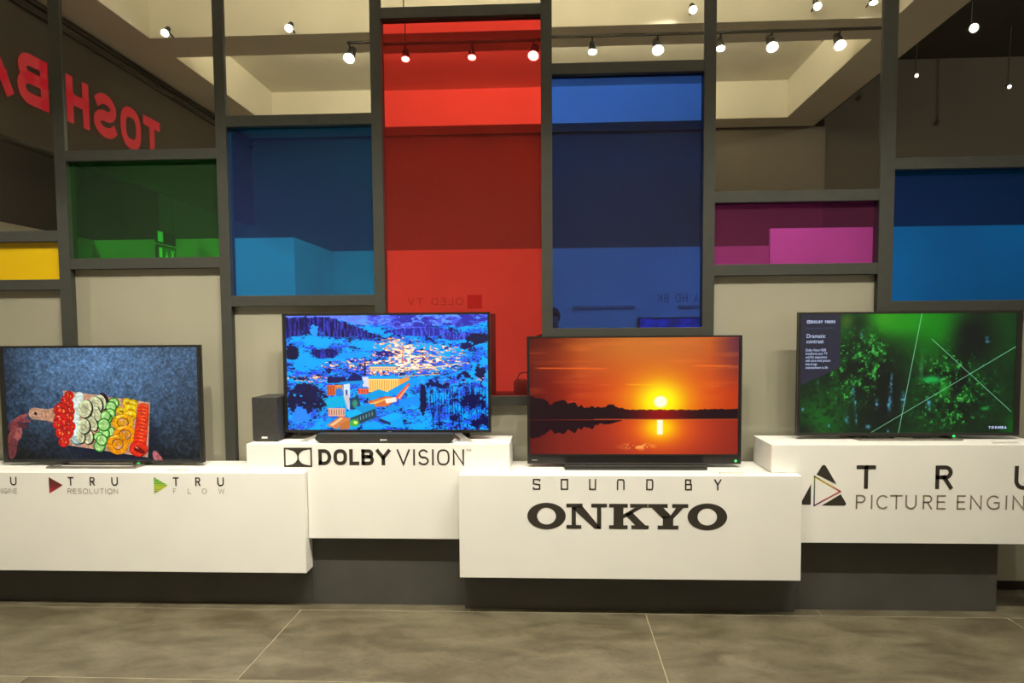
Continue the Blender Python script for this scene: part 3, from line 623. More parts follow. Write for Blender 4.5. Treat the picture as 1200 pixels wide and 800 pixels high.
    for q_ in range(7): p.poly([(500 + q_ * 13, 508 - q_ * 5), (504 + q_ * 13, 507 - q_ * 5), (504 + q_ * 13, 522 - q_ * 5), (500 + q_ * 13, 524 - q_ * 5)], (120, 150, 150))
    p.ell(500, 526, 22, 16, 0, (70, 170, 60), 9); p.ell(506, 524, 9, 7, 0, (220, 246, 120), 4); p.poly([(378, 536), (440, 494), (486, 506), (420, 554)], (206, 122, 70)); p.poly([(392, 534), (440, 502), (452, 506), (404, 540)], (244, 190, 140)); p.poly([(356, 530), (400, 500), (404, 508), (366, 540)], (0, 150, 236)); p.poly([(440, 530), (480, 512), (480, 552), (436, 556)], (190, 110, 50))
    p.poly([(610, 504), (680, 478), (716, 494), (660, 524)], (0, 168, 244)); p.poly([(535, 532), (590, 515), (650, 548), (540, 556)], (0, 160, 244)); p.poly([(650, 520), (712, 506), (722, 548), (660, 544)], (0, 156, 236)); p.poly([(610, 504), (660, 524), (660, 536), (612, 520)], (22, 40, 90)); p.poly([(700, 424), (790, 404), (800, 440), (700, 458)], (10, 136, 236)); p.poly([(620, 470), (680, 446), (720, 456), (660, 480)], (0, 140, 226))
    # dark conifers: lower left clump, lone tall tree, right-hand wood with bare stems
    tr_ = fbm(h, w_, 40, 4, cy=30, g=.7)
    P(((tr_ - .5) * 1.2 + 1.25 * e(275, 400, 95, 62) + .6 * e(330, 440, 60, 36) > .62) & (X < 400) & (fine > .40), (14, 10, 58)); P(((tr_ - .5) * 1.6 + e(250, 330, 60, 16) > .66), (16, 14, 70)); P((st > .60) & (X > 830) & (Y > 330) & (tr_ > .45), (18, 20, 104))
    P(((tr_ - .5) * 1.5 + 1.1 * e(1020, 430, 90, 34) + 1.0 * e(1060, 520, 70, 34) + .9 * e(985, 322, 34, 30) + 1.0 * e(1060, 300, 36, 44) + .8 * e(930, 500, 40, 22) + .9 * e(880, 360, 70, 22) > .66), (14, 12, 70))
    P(((fine - .5) * .9 + 1.2 * e(805, 425, 17, 74) > .55), (12, 10, 62)); P(((fine - .5) * .8 + 1.1 * e(1045, 160, 62, 28) > .56), (14, 10, 62)); P(((fine - .5) + 1.1 * e(1000, 190, 40, 20) > .6), (20, 16, 84)); P(((fine - .5) + 1.1 * e(225, 430, 22, 60) > .6), (14, 10, 58))
    for q_ in range(22): xx = 822 + q_ * 12 + rng.random() * 6; p.line(xx, 360 + rng.random() * 50, xx + 2, 470 + rng.random() * 60, 1.5 + rng.random() * 2.5, (14, 14, 84), .85)
    return p
def pic_sunset():
    p = Pic(85, 1098, 68, 630, .5); X, Y = p.X, p.Y; h, w_ = p.h, p.w
    d = np.sqrt(((X - 722) / 1.15) ** 2 + (Y - 375) ** 2)
    base = np.array([120, 24, 16.]) / 255; a = np.zeros((h, w_, 3)) + base
    def mixc(m, c): nonlocal a; m = np.clip(m, 0, 1)[..., None]; a = a * (1 - m) + np.array(c) / 255. * m
    mixc(np.exp(-(d / 430) ** 2) * 1.0, (214, 62, 20)); mixc(np.exp(-(d / 250) ** 2) * .8, (240, 110, 20))
    topm = np.exp(-(((X - 640) / 520) ** 2)) * np.clip((320 - Y) / 200, 0, 1) * .75; mixc(topm, (206, 124, 36)); mixc(np.exp(-(((X - 720) / 280) ** 2)) * np.clip((260 - Y) / 260, 0, 1) * .4, (200, 120, 60))
    mixc(np.clip((150 - Y) / 110, 0, 1) * np.clip((560 - X) / 460, 0, 1) * .8, (70, 20, 12)); mixc(np.clip((X - 960) / 150, 0, 1) * np.clip((330 - Y) / 200, 0, 1) * .75, (62, 30, 70))
    mixc(np.clip((330 - X) / 260, 0, 1) * .65, (66, 12, 16))
    n = fbm(h, w_, 4, 4, cy=20); mixc((n - .54) * 1.1 * (Y < 400), (240, 120, 40))
    for (x0, x1, y0, c) in ((100, 490, 211, (250, 110, 30)), (860, 1080, 203, (250, 120, 30)), (540, 730, 292, (255, 170, 30)), (250, 350, 374, (240, 60, 50))):
        mixc(np.exp(-((Y - y0 - (X - x0) * .01) / 3.2) ** 2) * np.clip((X - x0) / 40, 0, 1) * np.clip((x1 - X) / 60, 0, 1) * .8, c)
    mixc(np.exp(-(d / 120) ** 2) * 1.2, (255, 180, 0)); mixc(np.exp(-(d / 72) ** 2) * 1.6, (255, 244, 10)); mixc(np.clip((34 - d) / 12, 0, 1), (255, 255, 225))
    # water
    wm = np.clip((Y - 462) / 2, 0, 1); dist = np.abs(X - 720)
    wa = np.zeros((h, w_, 3)) + np.array([122, 34, 24]) / 255.
    def mw(m, c): nonlocal wa; m = np.clip(m, 0, 1)[..., None]; wa = wa * (1 - m) + np.array(c) / 255. * m
    mw(np.exp(-(dist / 330) ** 2) * .9 * np.exp(-((Y - 500) / 210) ** 2), (214, 66, 32)); mw(np.exp(-(dist / 150) ** 2) * np.exp(-((Y - 510) / 90) ** 2), (250, 110, 20)); mw(np.exp(-(dist / 75) ** 2) * np.exp(-((Y - 500) / 55) ** 2) * 1.2, (255, 215, 0))
    mw(np.clip((17 - dist) / 6, 0, 1) * np.clip((538 - Y) / 8, 0, 1), (255, 253, 220)); mw((fbm(h, w_, 30, 3, cy=30) > .55) * np.exp(-(((X - 620) / 70) ** 2 + ((Y - 592) / 14) ** 2)) * 1.1, (255, 165, 80))
    mw(np.clip((240 - X) / 170, 0, 1) * .5, (60, 14, 14))
    wm3 = wm[..., None]; a = a * (1 - wm3) + wa * wm3
    # tree line and its reflection
    nx = np.interp(X[0], [85, 130, 170, 200, 245, 300, 345, 390, 430, 470, 500, 530, 560, 1098], [348, 346, 378, 380, 362, 385, 398, 388, 402, 392, 398, 402, 413, 413])
    nx = nx + (vnoise(2, w_, 60)[0] - .5) * 20 * (X[0] < 530) + (vnoise(2, w_, 120)[0] - .5) * 4
    nx = np.where(X[0] > 930, nx - 3, nx)[None, :]
    bot = 462 + 0 * Y
    m = np.clip((Y - nx) / 2, 0, 1) * np.clip((bot - Y) / 2, 0, 1); glow = np.exp(-((X - 722) / 130) ** 2)
    a = a * (1 - m[..., None]) + (np.array([34, 16, 18]) / 255. + glow[..., None] * np.array([.42, .02, .0])) * m[..., None]
    refl = 462 + (430 - np.minimum(nx, 430)) * np.clip((545 - X[0]) / 160, 0, 1)[None, :] + (vnoise(2, w_, 50)[0] - .5)[None, :] * 14
    m = np.clip((refl + 8 * (X < 400) - Y) / 3, 0, 1) * (Y > 462) * (X < 535); a = a * (1 - m[..., None]) + np.array([36, 14, 18]) / 255. * m[..., None]
    mm = np.exp(-((Y - 459) / 1.6) ** 2) * (X > 400) * .9; a = a * (1 - mm[..., None]) + np.array([200, 80, 50]) / 255. * mm[..., None]
    p.a = a; return p
def pic_forest():
    p = Pic(155, 1188, 67, 628, .62); X, Y = p.X, p.Y; h, w_ = p.h, p.w
    n1 = fbm(h, w_, 6, 4); n2 = fbm(h, w_, 45, 4, g=.65); n3 = fbm(h, w_, 120, 2)
    a = np.zeros((h, w_, 3)) + np.array([6, 34, 12]) / 255.
    def mixc(m, c): nonlocal a; m = np.clip(m, 0, 1)[..., None]; a = a * (1 - m) + np.array(c) / 255. * m
    g = lambda cx, cy, rx, ry: np.exp(-(((X - cx) / rx) ** 2 + ((Y - cy) / ry) ** 2))
    mixc((n1 - .45) * 3, (10, 70, 18)); mixc(g(640, 80, 230, 110) * 1.25, (26, 140, 14)); mixc(g(830, 130, 110, 110) * 1.1, (14, 128, 12)); mixc(g(550, 80, 60, 50), (50, 150, 20)); mixc(g(250, 560, 110, 110) * .95, (14, 92, 20)); mixc(g(760, 250, 90, 70) * .8, (12, 100, 14))
    mixc(g(990, 190, 110, 130) * 1.3, (4, 14, 10)); mixc(g(430, 110, 60, 70) * .9, (8, 34, 14)); mixc(g(560, 440, 120, 170) * 1.2, (4, 10, 8)); mixc(g(375, 100, 30, 30) * .8, (70, 100, 30)); mixc(g(1150, 130, 90, 90) * .6, (8, 60, 16)); mixc(g(1080, 440, 120, 120) * .5, (8, 60, 20)); mixc(g(170, 620, 60, 50), (6, 24, 12))
    lf = g(420, 290, 100, 110) + g(510, 270, 60, 80) * .9 + g(860, 350, 90, 90) + g(930, 430, 120, 110) * .9 + g(860, 520, 110, 70) * .6 + g(340, 370, 90, 60) * .5 + g(420, 420, 110, 60) * .4
    lk = np.clip(lf, 0, 1); n6 = fbm(h, w_, 100, 3, cy=46, g=.6); n7 = fbm(h, w_, 26, 4, g=.7)
    mixc((n7 - .45) * 3 * lk, (14, 84, 20)); mixc((.50 - n7) * 6 * lk, (3, 14, 8)); mixc((n6 - .53) * 9 * lk * (n7 > .47), (22, 128, 34)); mixc((n6 - .60) * 12 * lk * (n7 > .50), (70, 170, 70)); mixc((fbm(h, w_, 60, 3) - .5) * 2.0 * np.clip((Y - 180) / 200, 0, 1), (3, 20, 8))
    mixc(g(790, 375, 40, 14) * 1.4, (20, 160, 70)); mixc(g(850, 420, 24, 26) * 1.2, (24, 130, 26)); mixc(g(1048, 512, 18, 8) * 1.2, (20, 130, 50)); mixc(g(740, 320, 10, 50) * .6, (60, 130, 70))
    for cx, cy, rx, ry in ((415, 440, 9, 32), (425, 500, 8, 32), (432, 560, 6, 24), (590, 480, 14, 40), (597, 390, 7, 40), (530, 490, 14, 20), (655, 470, 16, 34), (782, 490, 16, 24), (385, 560, 12, 22), (585, 618, 8, 7), (300, 592, 7, 7), (170, 515, 8, 8), (243, 392, 8, 7), (488, 600, 14, 12), (448, 160, 6, 16), (1050, 190, 14, 14)):
        mixc(g(cx, cy, rx * .8, ry) * (n6 * 2.6 - .75), (80, 150, 185))
    # caption panel
    m = (X < 346) & (Y < 340 + (250 - X) * .45 + 20); m = m & (Y < 430 - (X - 155) * .44)
    mixc(m * 1.0, (38, 38, 54))
    p.a = a
    lc = (150, 235, 190)
    p.line(735, 67, 637, 628, 2.6, lc, .9); p.line(785, 185, 1175, 527, 2.4, lc, .85); p.line(505, 625, 1188, 222, 2.6, lc, .85); p.line(182, 132, 318, 130, 1.6, (70, 90, 140), .9)
    return p
def screen_mat(name, pic, strength=1.0):
    m = bpy.data.materials.new(name); m.use_nodes = True; nt = m.node_tree; p = nt.nodes['Principled BSDF']
    t = nt.nodes.new('ShaderNodeTexImage'); t.image = pic.image(name); t.interpolation = 'Linear'
    p.inputs['Base Color'].default_value = (.004, .004, .005, 1); p.inputs['Roughness'].default_value = .12; p.inputs['Specular IOR Level'].default_value = .35
    nt.links.new(t.outputs[0], p.inputs['Emission Color']); p.inputs['Emission Strength'].default_value = strength * TV_E
    return m

# ------------------------------------------------------------------ televisions
def television(label, front, outer, scr, pic_m, parts, thick=.035):
    x0, x1, z0, z1 = outer; a0, a1, b0, b1 = scr
    t = thing('television', label, 'television', ((x0 + x1) / 2, front + .06, z0 - .04))
    bm = bmesh.new()
    for q in ((x0, a0, z0, z1), (a1, x1, z0, z1), (a0, a1, z0, b0), (a0, a1, b1, z1)): add_box(bm, q[0], q[1], front, front + .012, q[2], q[3])
    bm_obj('bezel', bm, M_black, t)
    bm = bmesh.new(); add_box(bm, x0, x1, front + .012, front + thick, z0, z1)
    add_box(bm, x0 + .2, x1 - .2, front + thick, front + thick + .03, z0 + .05, z0 + .40, .01); bm_obj('back_housing', bm, M_blackm, t)
    L_ = t.location
    s = mesh_obj('screen', [(a0 - L_.x, front + .004 - L_.y, b0 - L_.z), (a1 - L_.x, front + .004 - L_.y, b0 - L_.z), (a1 - L_.x, front + .004 - L_.y, b1 - L_.z), (a0 - L_.x, front + .004 - L_.y, b1 - L_.z)], [(0, 1, 2, 3)], pic_m, t)
    uv = s.data.uv_layers.new(name='UVMap')
    for i, c in enumerate(((0, 0), (1, 0), (1, 1), (0, 1))): uv.data[i].uv = c
    parts(t); return t
def rod(bm, pts, r, n=8):
    for a, b in zip(pts[:-1], pts[1:]): add_cyl(bm, a, b, r, r, n)
# 1: vegetables
def parts1(t):
    bm = bmesh.new()
    z = ZA
    add_prism(bm, [(4.170, z + .001), (4.188, z + .001), (4.192, z + .008), (4.186, z + .012), (4.172, z + .010)], 'x', -2.862, -2.342)
    for x in (-2.862, -2.372):
        add_prism(bm, [(x, 4.19), (x + .030, 4.19), (x + .030, 4.42), (x, 4.42)], 'z', z + .001, z + .012)
    add_box(bm, -2.862, -2.342, 4.40, 4.42, z + .001, z + .012)
    bm_obj('stand', bm, M_gun, t)['label'] = 'grey metal frame stand'
    boxes('stand_neck', [(-2.80, -2.42, 4.285, 4.31, z + .010, .80)], M_gun, t)
    boxes('stand_neck', [(-2.66, -2.56, 4.30, 4.41, z + .003, z + .010)], M_gun, t)
    bm = bmesh.new(); add_box(bm, -2.384, -2.376, 4.272, 4.277, z + .0125, z + .0175); bm_obj('status_light', bm, M_led, t)
television('black television at far left showing sliced vegetables on a wooden board', 4.27, (-3.180, -2.000, .775, 1.448), (-3.152, -2.016, .789, 1.435), screen_mat('picture_vegetables', pic_board(), .95), parts1)
# 2: snowy village
def parts2(t):
    z = ZB
    for s, xa, xb in ((-1, -1.375, -1.270), (1, -.470, -.560)):
        xf, xt = (-1.395, -1.285) if s < 0 else (-.468, -.528)
        bm = bmesh.new()
        add_prism(bm, [(xf - .022, z + .001), (xf + .022, z + .001), (xt + .022, .952), (xt - .022, .952)], 'y', 4.200, 4.208)
        bm_obj('foot', bm, M_silver, t)['label'] = 'silver front foot'
        xf2 = xf + (.09 if s > 0 else .05)
        bm = bmesh.new()
        add_prism(bm, [(4.205, z + .03), (4.29, .95), (4.31, .95), (4.225, z + .02)], 'x', xt - .015, xt + .015)
        add_prism(bm, [(4.30, .95), (4.33, .95), (4.42, z + .001), (4.40, z + .001)], 'x', xt - .02 + .03 * s, xt + .02 + .03 * s)
        bm_obj('rear_foot', bm, M_blackm, t)['label'] = 'black rear foot'
    boxes('badge', [(-.935, -.910, 4.2795, 4.2815, .951, .954)], M_silver, t)
television('black television on silver feet showing a snowy blue village at dusk', 4.28, (-1.523, -.350, .948, 1.619), (-1.503, -.364, .963, 1.606), screen_mat('picture_village', pic_village(), 1.15), parts2)
# 3: sunset
def parts3(t):
    z = ZA + .002
    bm = bmesh.new(); add_prism(bm, [(4.150, z + .001), (4.150, z + .020), (4.160, z + .026), (4.158, z + .034), (4.23, .785), (4.30, .785), (4.34, z + .001)], 'x', .060, .822); bm_obj('speaker_stand', bm, M_blackm, t)['label'] = 'black speaker bar serving as foot'
    boxes('grille_lip', [(.060, .822, 4.146, 4.150, z + .019, z + .023)], M_black, t)
    bm = bmesh.new(); add_cyl(bm, (.992, 4.2385, .796), (.992, 4.2405, .796), .006, .006, 14); bm_obj('status_light', bm, M_led, t)
    boxes('badge', [(-.120, -.090, 4.2385, 4.2405, .797, .801)], M_silver, t)
    boxes('bezel_lip', [(-.13, 1.0, 4.236, 4.2405, .822, .828)], M_black, t)
television('black television with deep lower bezel showing a red sunset over water', 4.24, (-.145, 1.021, .779, 1.481), (-.130, 1.003, .832, 1.472), screen_mat('picture_sunset', pic_sunset(), 1.0), parts3)
# 4: forest
def parts4(t):
    z = ZB
    bm = bmesh.new()
    rod(bm, [(1.640, 4.40, z + .006), (1.655, 4.235, z + .006)], .006); rod(bm, [(1.655, 4.235, z + .006), (2.190, 4.235, z + .006), (2.150, 4.40, z + .006)], .006)
    rod(bm, [(1.60, 4.39, z + .004), (2.19, 4.39, z + .004)], .004)
    bm_obj('stand', bm, M_gun, t)['label'] = 'thin dark wire stand'
    boxes('stand_neck', [(1.72, 2.10, 4.30, 4.32, z + .010, .935)], M_blackm, t)
    boxes('stand_neck', [(1.86, 1.96, 4.30, 4.39, z + .001, z + .008)], M_gun, t)
    box('status_light', 2.165, 2.175, 4.285, 4.289, z + .014, z + .022, M_led, t)
    # small print on the caption panel
    mw_ = mat('screen_text', (0, 0, 0), .5, emit=sr(190, 205, 240), es=1.0)
    sxm = lambda X_: 1.347 + (X_ - 155) / (1188 - 155) * (2.484 - 1.347)
    szm = lambda Y_: 1.591 - (Y_ - 67) / (628 - 67) * (1.591 - .944)
    def wl(txt, xa, xb, ya, yb, st, lab):
        letters(word(txt, sxm(xa), sxm(xb), szm(yb), szm(ya), .3), st, 4.2932, mw_, 'letter', t, True)[0]['label'] = lab
    wl('DOLBY VISION', 207, 320, 96, 109, .003, 'pale headline on screen')
    off = t.location
    def wt(txt, xa, xb, yb, size, lab):
        cu = bpy.data.curves.new('lettering', 'FONT'); cu.body = txt; cu.size = size; cu.space_line = .93
        o = bpy.data.objects.new('tmp', cu); C.objects.link(o)
        dg = bpy.context.evaluated_depsgraph_get(); me = bpy.data.meshes.new_from_object(o.evaluated_get(dg)); C.objects.unlink(o); bpy.data.objects.remove(o)
        xs = [v.co.x for v in me.vertices]; k = (sxm(xb) - sxm(xa)) / (max(xs) - min(xs))
        me.transform(Matrix.Translation((sxm(xa) - off.x, 4.2932 - off.y, szm(yb) - off.z)) @ Matrix.Rotation(math.pi / 2, 4, 'X') @ Matrix.Diagonal((k, 1, 1, 1)))
        me.materials.clear(); me.materials.append(mw_); q = bpy.data.objects.new('lettering', me); C.objects.link(q); q.parent = t; q['label'] = lab; q['kind'] = 'stuff'
    wt('Dramatic\ncontrast', 182, 274, 178, .031, 'pale two-line title on screen')
    wt('Dolby Vision HDR\ntransforms your TV\nand film experience\nwith ultra-vivid picture\nthat brings\nentertainment to life', 180, 300, 241, .0205, 'small pale paragraph on screen')
    wl('TOSHIBA', 1070, 1156, 597, 609, .0035, 'pale word at lower right of screen')
    boxes('logo', [(sxm(184), sxm(187), 4.2930, 4.2934, szm(109), szm(95)), (sxm(201), sxm(204), 4.2930, 4.2934, szm(109), szm(95)), (sxm(187), sxm(201), 4.2930, 4.2934, szm(97), szm(95)), (sxm(187), sxm(201), 4.2930, 4.2934, szm(109), szm(107)), (sxm(192), sxm(196), 4.2930, 4.2934, szm(107), szm(97))], mw_, t)
television('black television at far right showing a green forest crossed by light beams', 4.29, (1.334, 2.514, .928, 1.602), (1.347, 2.484, .944, 1.591), screen_mat('picture_forest', pic_forest(), 1.0), parts4)

# soundbar and subwoofer
t = thing('soundbar', 'long black soundbar with slanted ends under the village television', 'soundbar', (-.92, 4.14, ZB))
bm = bmesh.new(); add_prism(bm, [(-1.270, ZB + .001), (-.560, ZB + .001), (-.541, ZB + .022), (-.545, ZB + .052), (-1.292, ZB + .052), (-1.300, ZB + .022)], 'y', 4.118, 4.190); bmesh.ops.recalc_face_normals(bm, faces=bm.faces); bmesh.ops.bevel(bm, geom=list(bm.edges), offset=.002, segments=2, affect='EDGES')
bm_obj('cabinet', bm, M_blackm, t)
bm = bmesh.new(); add_cyl(bm, (-.934, 4.1165, ZB + .020), (-.934, 4.1185, ZB + .020), .005, .005, 12); add_box(bm, -.927, -.903, 4.1168, 4.1182, ZB + .017, ZB + .023); bm_obj('badge', bm, mat('pale_print', (.7, .68, .6), .5), t)
t = thing('subwoofer', 'tall black box subwoofer standing left of the village television', 'speaker', (-1.60, 4.3, ZB))
bm = bmesh.new(); add_box(bm, -1.674, -1.530, 4.190, 4.440, ZB + .006, 1.155, .003); bm_obj('cabinet', bm, M_blackm, t)
for fx in (-1.668, -1.556):
    for fy in (4.20, 4.41): box('foot', fx, fx + .02, fy, fy + .02, ZB + .0005, ZB + .007, M_black, t)
boxes('badge', [(-1.622, -1.590, 4.1885, 4.1905, .926, .936)], mat('pale_print', (.7, .68, .6), .5), t)
# clear acrylic label strips lying on the plinths
M_acr = mat('clear_acrylic', (.80, .79, .74), .08, spec=.8)
for lab, x, y, z in (('clear acrylic label strip lying right of the vegetable television', -2.07, 4.10, ZA), ('clear acrylic label strip lying right of the village television', -.40, 4.125, ZB), ('clear acrylic label strip lying right of the sunset television', .93, 4.04, ZA + .002), ('clear acrylic label strip lying under right end of the forest television', 2.36, 4.12, ZB)):
    o = box('label_strip', x - .062, x + .062, y, y + .035, z + .001, z + .005, M_acr, None, .0008); tag(o, lab, 'label holder', 'acrylic label strips')

# ------------------------------------------------------------------ things across the room, seen only as reflections
# large red letters on the left bulkhead (read from inside the room, towards +y)
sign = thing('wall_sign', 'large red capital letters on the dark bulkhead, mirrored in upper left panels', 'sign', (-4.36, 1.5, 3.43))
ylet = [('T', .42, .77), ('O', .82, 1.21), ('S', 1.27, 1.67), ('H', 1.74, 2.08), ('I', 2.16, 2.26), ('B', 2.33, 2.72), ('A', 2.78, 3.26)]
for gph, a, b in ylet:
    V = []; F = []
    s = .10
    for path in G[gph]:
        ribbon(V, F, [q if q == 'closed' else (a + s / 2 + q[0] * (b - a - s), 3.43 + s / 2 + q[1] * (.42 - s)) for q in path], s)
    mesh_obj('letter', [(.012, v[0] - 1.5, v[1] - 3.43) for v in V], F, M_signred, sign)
# exit sign
ex = thing('exit_sign', 'small green lit exit sign hanging beside the left bulkhead, mirrored in green panel', 'sign', (-4.60, 0, 2.6))
box('housing', -4.62, -4.59, -.29, .15, 2.385, 2.56, M_blackm, ex); box('sign_face', -4.592, -4.588, -.275, .135, 2.40, 2.545, mat('exit_face', (.0, .1, .02), .4, emit=(.03, .45, .08), es=.5), ex)
box('ghost_plate', -4.62, -4.59, -.29, .15, 2.585, 2.73, M_blackm, ex); box('ghost_glow', -4.592, -4.588, .02, .135, 2.60, 2.715, mat('pale_ghost', (.5, .55, .55), .4, emit=(.7, .95, 1.0), es=1.2), ex)  # upper plate imitates the ghost reflection of the sign as a glowing part
M_exw = mat('exit_mark', (.5, .6, .5), .4, emit=(.75, 1.0, .5), es=1.6)
def mark(polys_):
    for q in polys_: mesh_obj('pictogram', [(-4.587 + 4.60, a, b - 2.6) for a, b in q], [tuple(range(len(q)))], M_exw, ex)
mark([[(.05, 2.42), (.12, 2.42), (.12, 2.53), (.05, 2.53)], [(-.06, 2.50), (-.045, 2.50), (-.045, 2.43), (-.06, 2.43)], [(-.08, 2.45), (-.052, 2.41), (-.025, 2.45)],
      [(-.24, 2.52), (-.22, 2.52), (-.15, 2.42), (-.17, 2.42)], [(-.17, 2.52), (-.15, 2.52), (-.22, 2.42), (-.24, 2.42)], [(-.27, 2.405), (.13, 2.405), (.13, 2.415), (-.27, 2.415)]])
ex.location.y = 0; 
for y in (-.27, .13):
    bm = bmesh.new(); add_cyl(bm, (-4.605, y, 2.73), (-4.605, y, HS), .004, .004, 8); bm_obj('hanging_rod', bm, M_blackm, ex)
# opposite wall: two sets of small letters, red square, slots, a television
def back_letters(txt, x0, x1, z0, z1, m, parent):      # on the opposite wall, facing +y
    s = .014
    for gph, a, b, c, d in word(txt, -x1, -x0, z0, z1, .35):
        V = []; F = []
        for path in G[gph]: ribbon(V, F, [q if q == 'closed' else (a + s / 2 + q[0] * (b - a - s), c + s / 2 + q[1] * (d - c - s)) for q in path], s)
        mesh_obj('letter', [(-v[0], -2.212, v[1]) for v in V], F, m, parent)
M_faint = mat('grey_print', (.40, .36, .32), .6)
back_letters('OLED TV', -2.11, -1.30, 1.915, 2.02, M_faint, wf)
box('square_logo', -1.243, -1.028, -2.216, -2.212, 1.86, 2.06, mat('red_print', (.5, .05, .05), .5), wf)
back_letters('ULTRA HD 8K', 1.485, 2.45, 1.925, 2.05, M_faint, wf)
box('wall_slot', .28, 1.17, -2.219, -2.19, 1.845, 1.885, M_faint, wf); box('wall_slot', 1.79, 2.50, -2.219, -2.19, 1.845, 1.885, M_faint, wf)
def opp_tv(label, x0, x1, z0, z1, col):
    t = thing('television', label, 'television', ((x0 + x1) / 2, -2.1, z0))
    box('bezel', x0, x1, -2.18, -2.12, z0, z1, M_black, t); m = mat('far_picture_' + str(len(MAT)), (.01, .01, .01), .3, emit=col, es=.55)
    noisy_nt = m.node_tree; n = noisy_nt.nodes.new('ShaderNodeTexNoise'); n.inputs['Scale'].default_value = 7; r = noisy_nt.nodes.new('ShaderNodeValToRGB')
    r.color_ramp.elements[0].color = (*[c * .35 for c in col], 1); r.color_ramp.elements[1].color = (*col, 1); r.color_ramp.elements[0].position = .4; r.color_ramp.elements[1].position = .6
    noisy_nt.links.new(n.outputs[0], r.inputs[0]); noisy_nt.links.new(r.outputs[0], noisy_nt.nodes['Principled BSDF'].inputs['Emission Color'])
    box('screen', x0 + .02, x1 - .02, -2.121, -2.118, z0 + .02, z1 - .02, m, t)
opp_tv('wall-mounted television with violet picture on the opposite wall, mirrored in deep blue panel', 1.21, 2.50, .98, 1.71, (.30, .22, .85))
tag(box('dark_counter', -1.6, 3.6, -2.21, -1.75, 0, .66, M_base), 'long dark counter along the opposite wall, mirrored at foot of red panel', 'counter')

# photographer, seen only in the mirrored panels
ph = thing('person', 'person in dark clothes raising a phone with both hands, mirrored beside a mullion', 'person', (.0, -.32, 0))
J = {'pel': (0, -.36, .95, .15), 'spi': (0, -.37, 1.15, .135), 'che': (0, -.37, 1.36, .155), 'nec': (0, -.36, 1.52, .06), 'hea': (.0, -.33, 1.62, .078), 'crn': (0, -.335, 1.715, .082),
     'shL': (-.18, -.36, 1.42, .07), 'elL': (-.26, -.22, 1.18, .047), 'wrL': (-.115, -.075, 1.44, .030), 'shR': (.18, -.36, 1.42, .07), 'elR': (.26, -.22, 1.18, .047), 'wrR': (.115, -.075, 1.44, .030),
     'hiL': (-.10, -.36, .88, .095), 'knL': (-.12, -.33, .48, .062), 'anL': (-.13, -.38, .09, .045), 'toL': (-.14, -.22, .04, .04), 'hiR': (.10, -.36, .88, .095), 'knR': (.12, -.33, .48, .062), 'anR': (.13, -.38, .09, .045), 'toR': (.14, -.22, .04, .04)}
E_ = [('pel', 'spi'), ('spi', 'che'), ('che', 'nec'), ('nec', 'hea'), ('hea', 'crn'), ('che', 'shL'), ('shL', 'elL'), ('elL', 'wrL'), ('che', 'shR'), ('shR', 'elR'), ('elR', 'wrR'), ('pel', 'hiL'), ('hiL', 'knL'), ('knL', 'anL'), ('anL', 'toL'), ('pel', 'hiR'), ('hiR', 'knR'), ('knR', 'anR'), ('anR', 'toR')]
def skin_obj(name, J, E_, m, parent, root):
    ks = list(J); off = Vector(parent.location); me = bpy.data.meshes.new(name)
    me.from_pydata([tuple(Vector(J[k][:3]) - off) for k in ks], [(ks.index(a), ks.index(b)) for a, b in E_], []); o = bpy.data.objects.new(name, me); C.objects.link(o); o.parent = parent
    md = o.modifiers.new('skin', 'SKIN'); md.use_smooth_shade = True
    for i, k in enumerate(ks):
        v = me.skin_vertices[0].data[i]; v.radius = (J[k][3], J[k][3]); v.use_root = (k == root)
    sb = o.modifiers.new('sub', 'SUBSURF'); sb.levels = 1; sb.render_levels = 2; me.materials.append(m); return o
M_cloth = noisy(mat('dark_cloth', (.03, .03, .04), .9), (.022, .022, .03), (.035, .034, .045), 30, 3)
# body material: skin above the collar and at the hands, cloth elsewhere
mb = mat('dressed_body', (.03, .03, .04), .8); nt = mb.node_tree; N = nt.nodes; L = nt.links
g = N.new('ShaderNodeNewGeometry'); s = N.new('ShaderNodeSeparateXYZ'); L.new(g.outputs['Position'], s.inputs[0])
a1 = N.new('ShaderNodeMath'); a1.operation = 'GREATER_THAN'; a1.inputs[1].default_value = 1.53; L.new(s.outputs['Z'], a1.inputs[0])
a2 = N.new('ShaderNodeMath'); a2.operation = 'GREATER_THAN'; a2.inputs[1].default_value = -.10; L.new(s.outputs['Y'], a2.inputs[0])
a3 = N.new('ShaderNodeMath'); a3.operation = 'MAXIMUM'; L.new(a1.outputs[0], a3.inputs[0]); L.new(a2.outputs[0], a3.inputs[1])
mc = N.new('ShaderNodeMix'); mc.data_type = 'RGBA'; mc.inputs[6].default_value = (.03, .03, .04, 1); mc.inputs[7].default_value = (.48, .27, .18, 1); L.new(a3.outputs[0], mc.inputs[0]); L.new(mc.outputs[2], N['Principled BSDF'].inputs['Base Color'])
skin_obj('body', J, E_, mb, ph, 'pel')
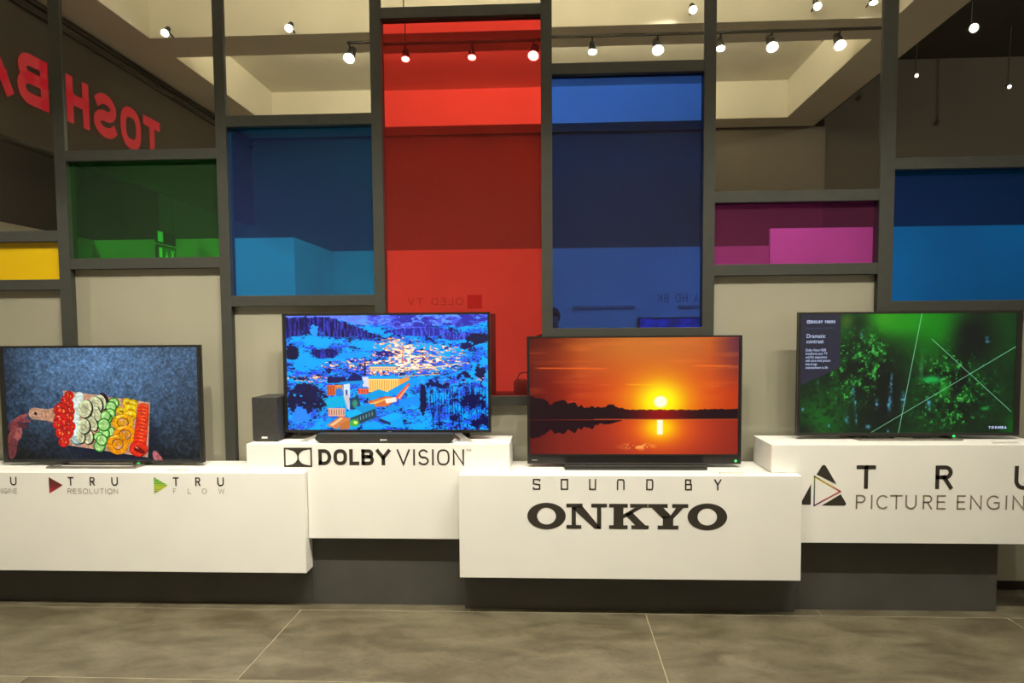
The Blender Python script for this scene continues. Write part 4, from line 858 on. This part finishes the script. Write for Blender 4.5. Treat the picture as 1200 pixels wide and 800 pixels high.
for sd in (-1, 1):
    for k in range(4):
        z = 1.452 + .018 * k
        skin_obj('finger', {'a': (sd * .108, -.070, z - .01, .010), 'b': (sd * .098, -.050, z, .009), 'c': (sd * .088, -.030, z + .003, .008), 'd': (sd * .070 - .0, -.014, z + .002, .007)} if False else {'a': (sd * .113, -.072, 1.446 + .010 * k, .011), 'b': (sd * .106, -.052, z, .009), 'c': (sd * .098, -.030, z, .008), 'd': (sd * .088, -.024, z, .007)}, [('a', 'b'), ('b', 'c'), ('c', 'd')], M_skin, ph, 'a')
    skin_obj('thumb', {'a': (sd * .108, -.078, 1.45, .012), 'b': (sd * .088, -.066, 1.478, .010), 'c': (sd * .066, -.052, 1.492, .009)}, [('a', 'b'), ('b', 'c')], M_skin, ph, 'a')
bm = bmesh.new(); bmesh.ops.create_uvsphere(bm, u_segments=24, v_segments=16, radius=1)
for v in bm.verts: v.co = Vector((v.co.x * .088, -.345 + v.co.y * .100, 1.700 + v.co.z * .108))
bmesh.ops.delete(bm, geom=[v for v in bm.verts if v.co.y > -.275 and v.co.z < 1.74 or v.co.z < 1.60], context='VERTS'); bm_obj('hair', bm, M_blackm, ph, True)
bm = bmesh.new()
add_prism(bm, [(-.018, 1.610), (.018, 1.610), (.006, 1.66), (-.006, 1.66)], 'y', -.262, -.235)
for sx_ in (-.032, .032): add_cyl(bm, (sx_, -.262, 1.665), (sx_, -.254, 1.665), .012, .008, 10)
bm_obj('face', bm, M_skin, ph, True); 
phn = tag(box('phone', -.085, .085, -.044, -.034, 1.452, 1.528, M_black, None, .003), 'black phone held sideways by the photographer', 'phone')
bag = thing('shoulder_bag', 'black bag hanging at the photographer left hip, mirrored at foot of red panel', 'bag', (-.39, -.36, .62))
bm = bmesh.new(); add_box(bm, -.48, -.31, -.44, -.28, .62, .945, .04); bm_obj('bag_body', bm, M_blackm, bag)
bm = bmesh.new(); rod(bm, [(-.44, -.36, .94), (-.40, -.36, 1.02), (-.32, -.36, 1.03), (-.30, -.30, .96)], .009); bm_obj('handle', bm, M_blackm, bag)
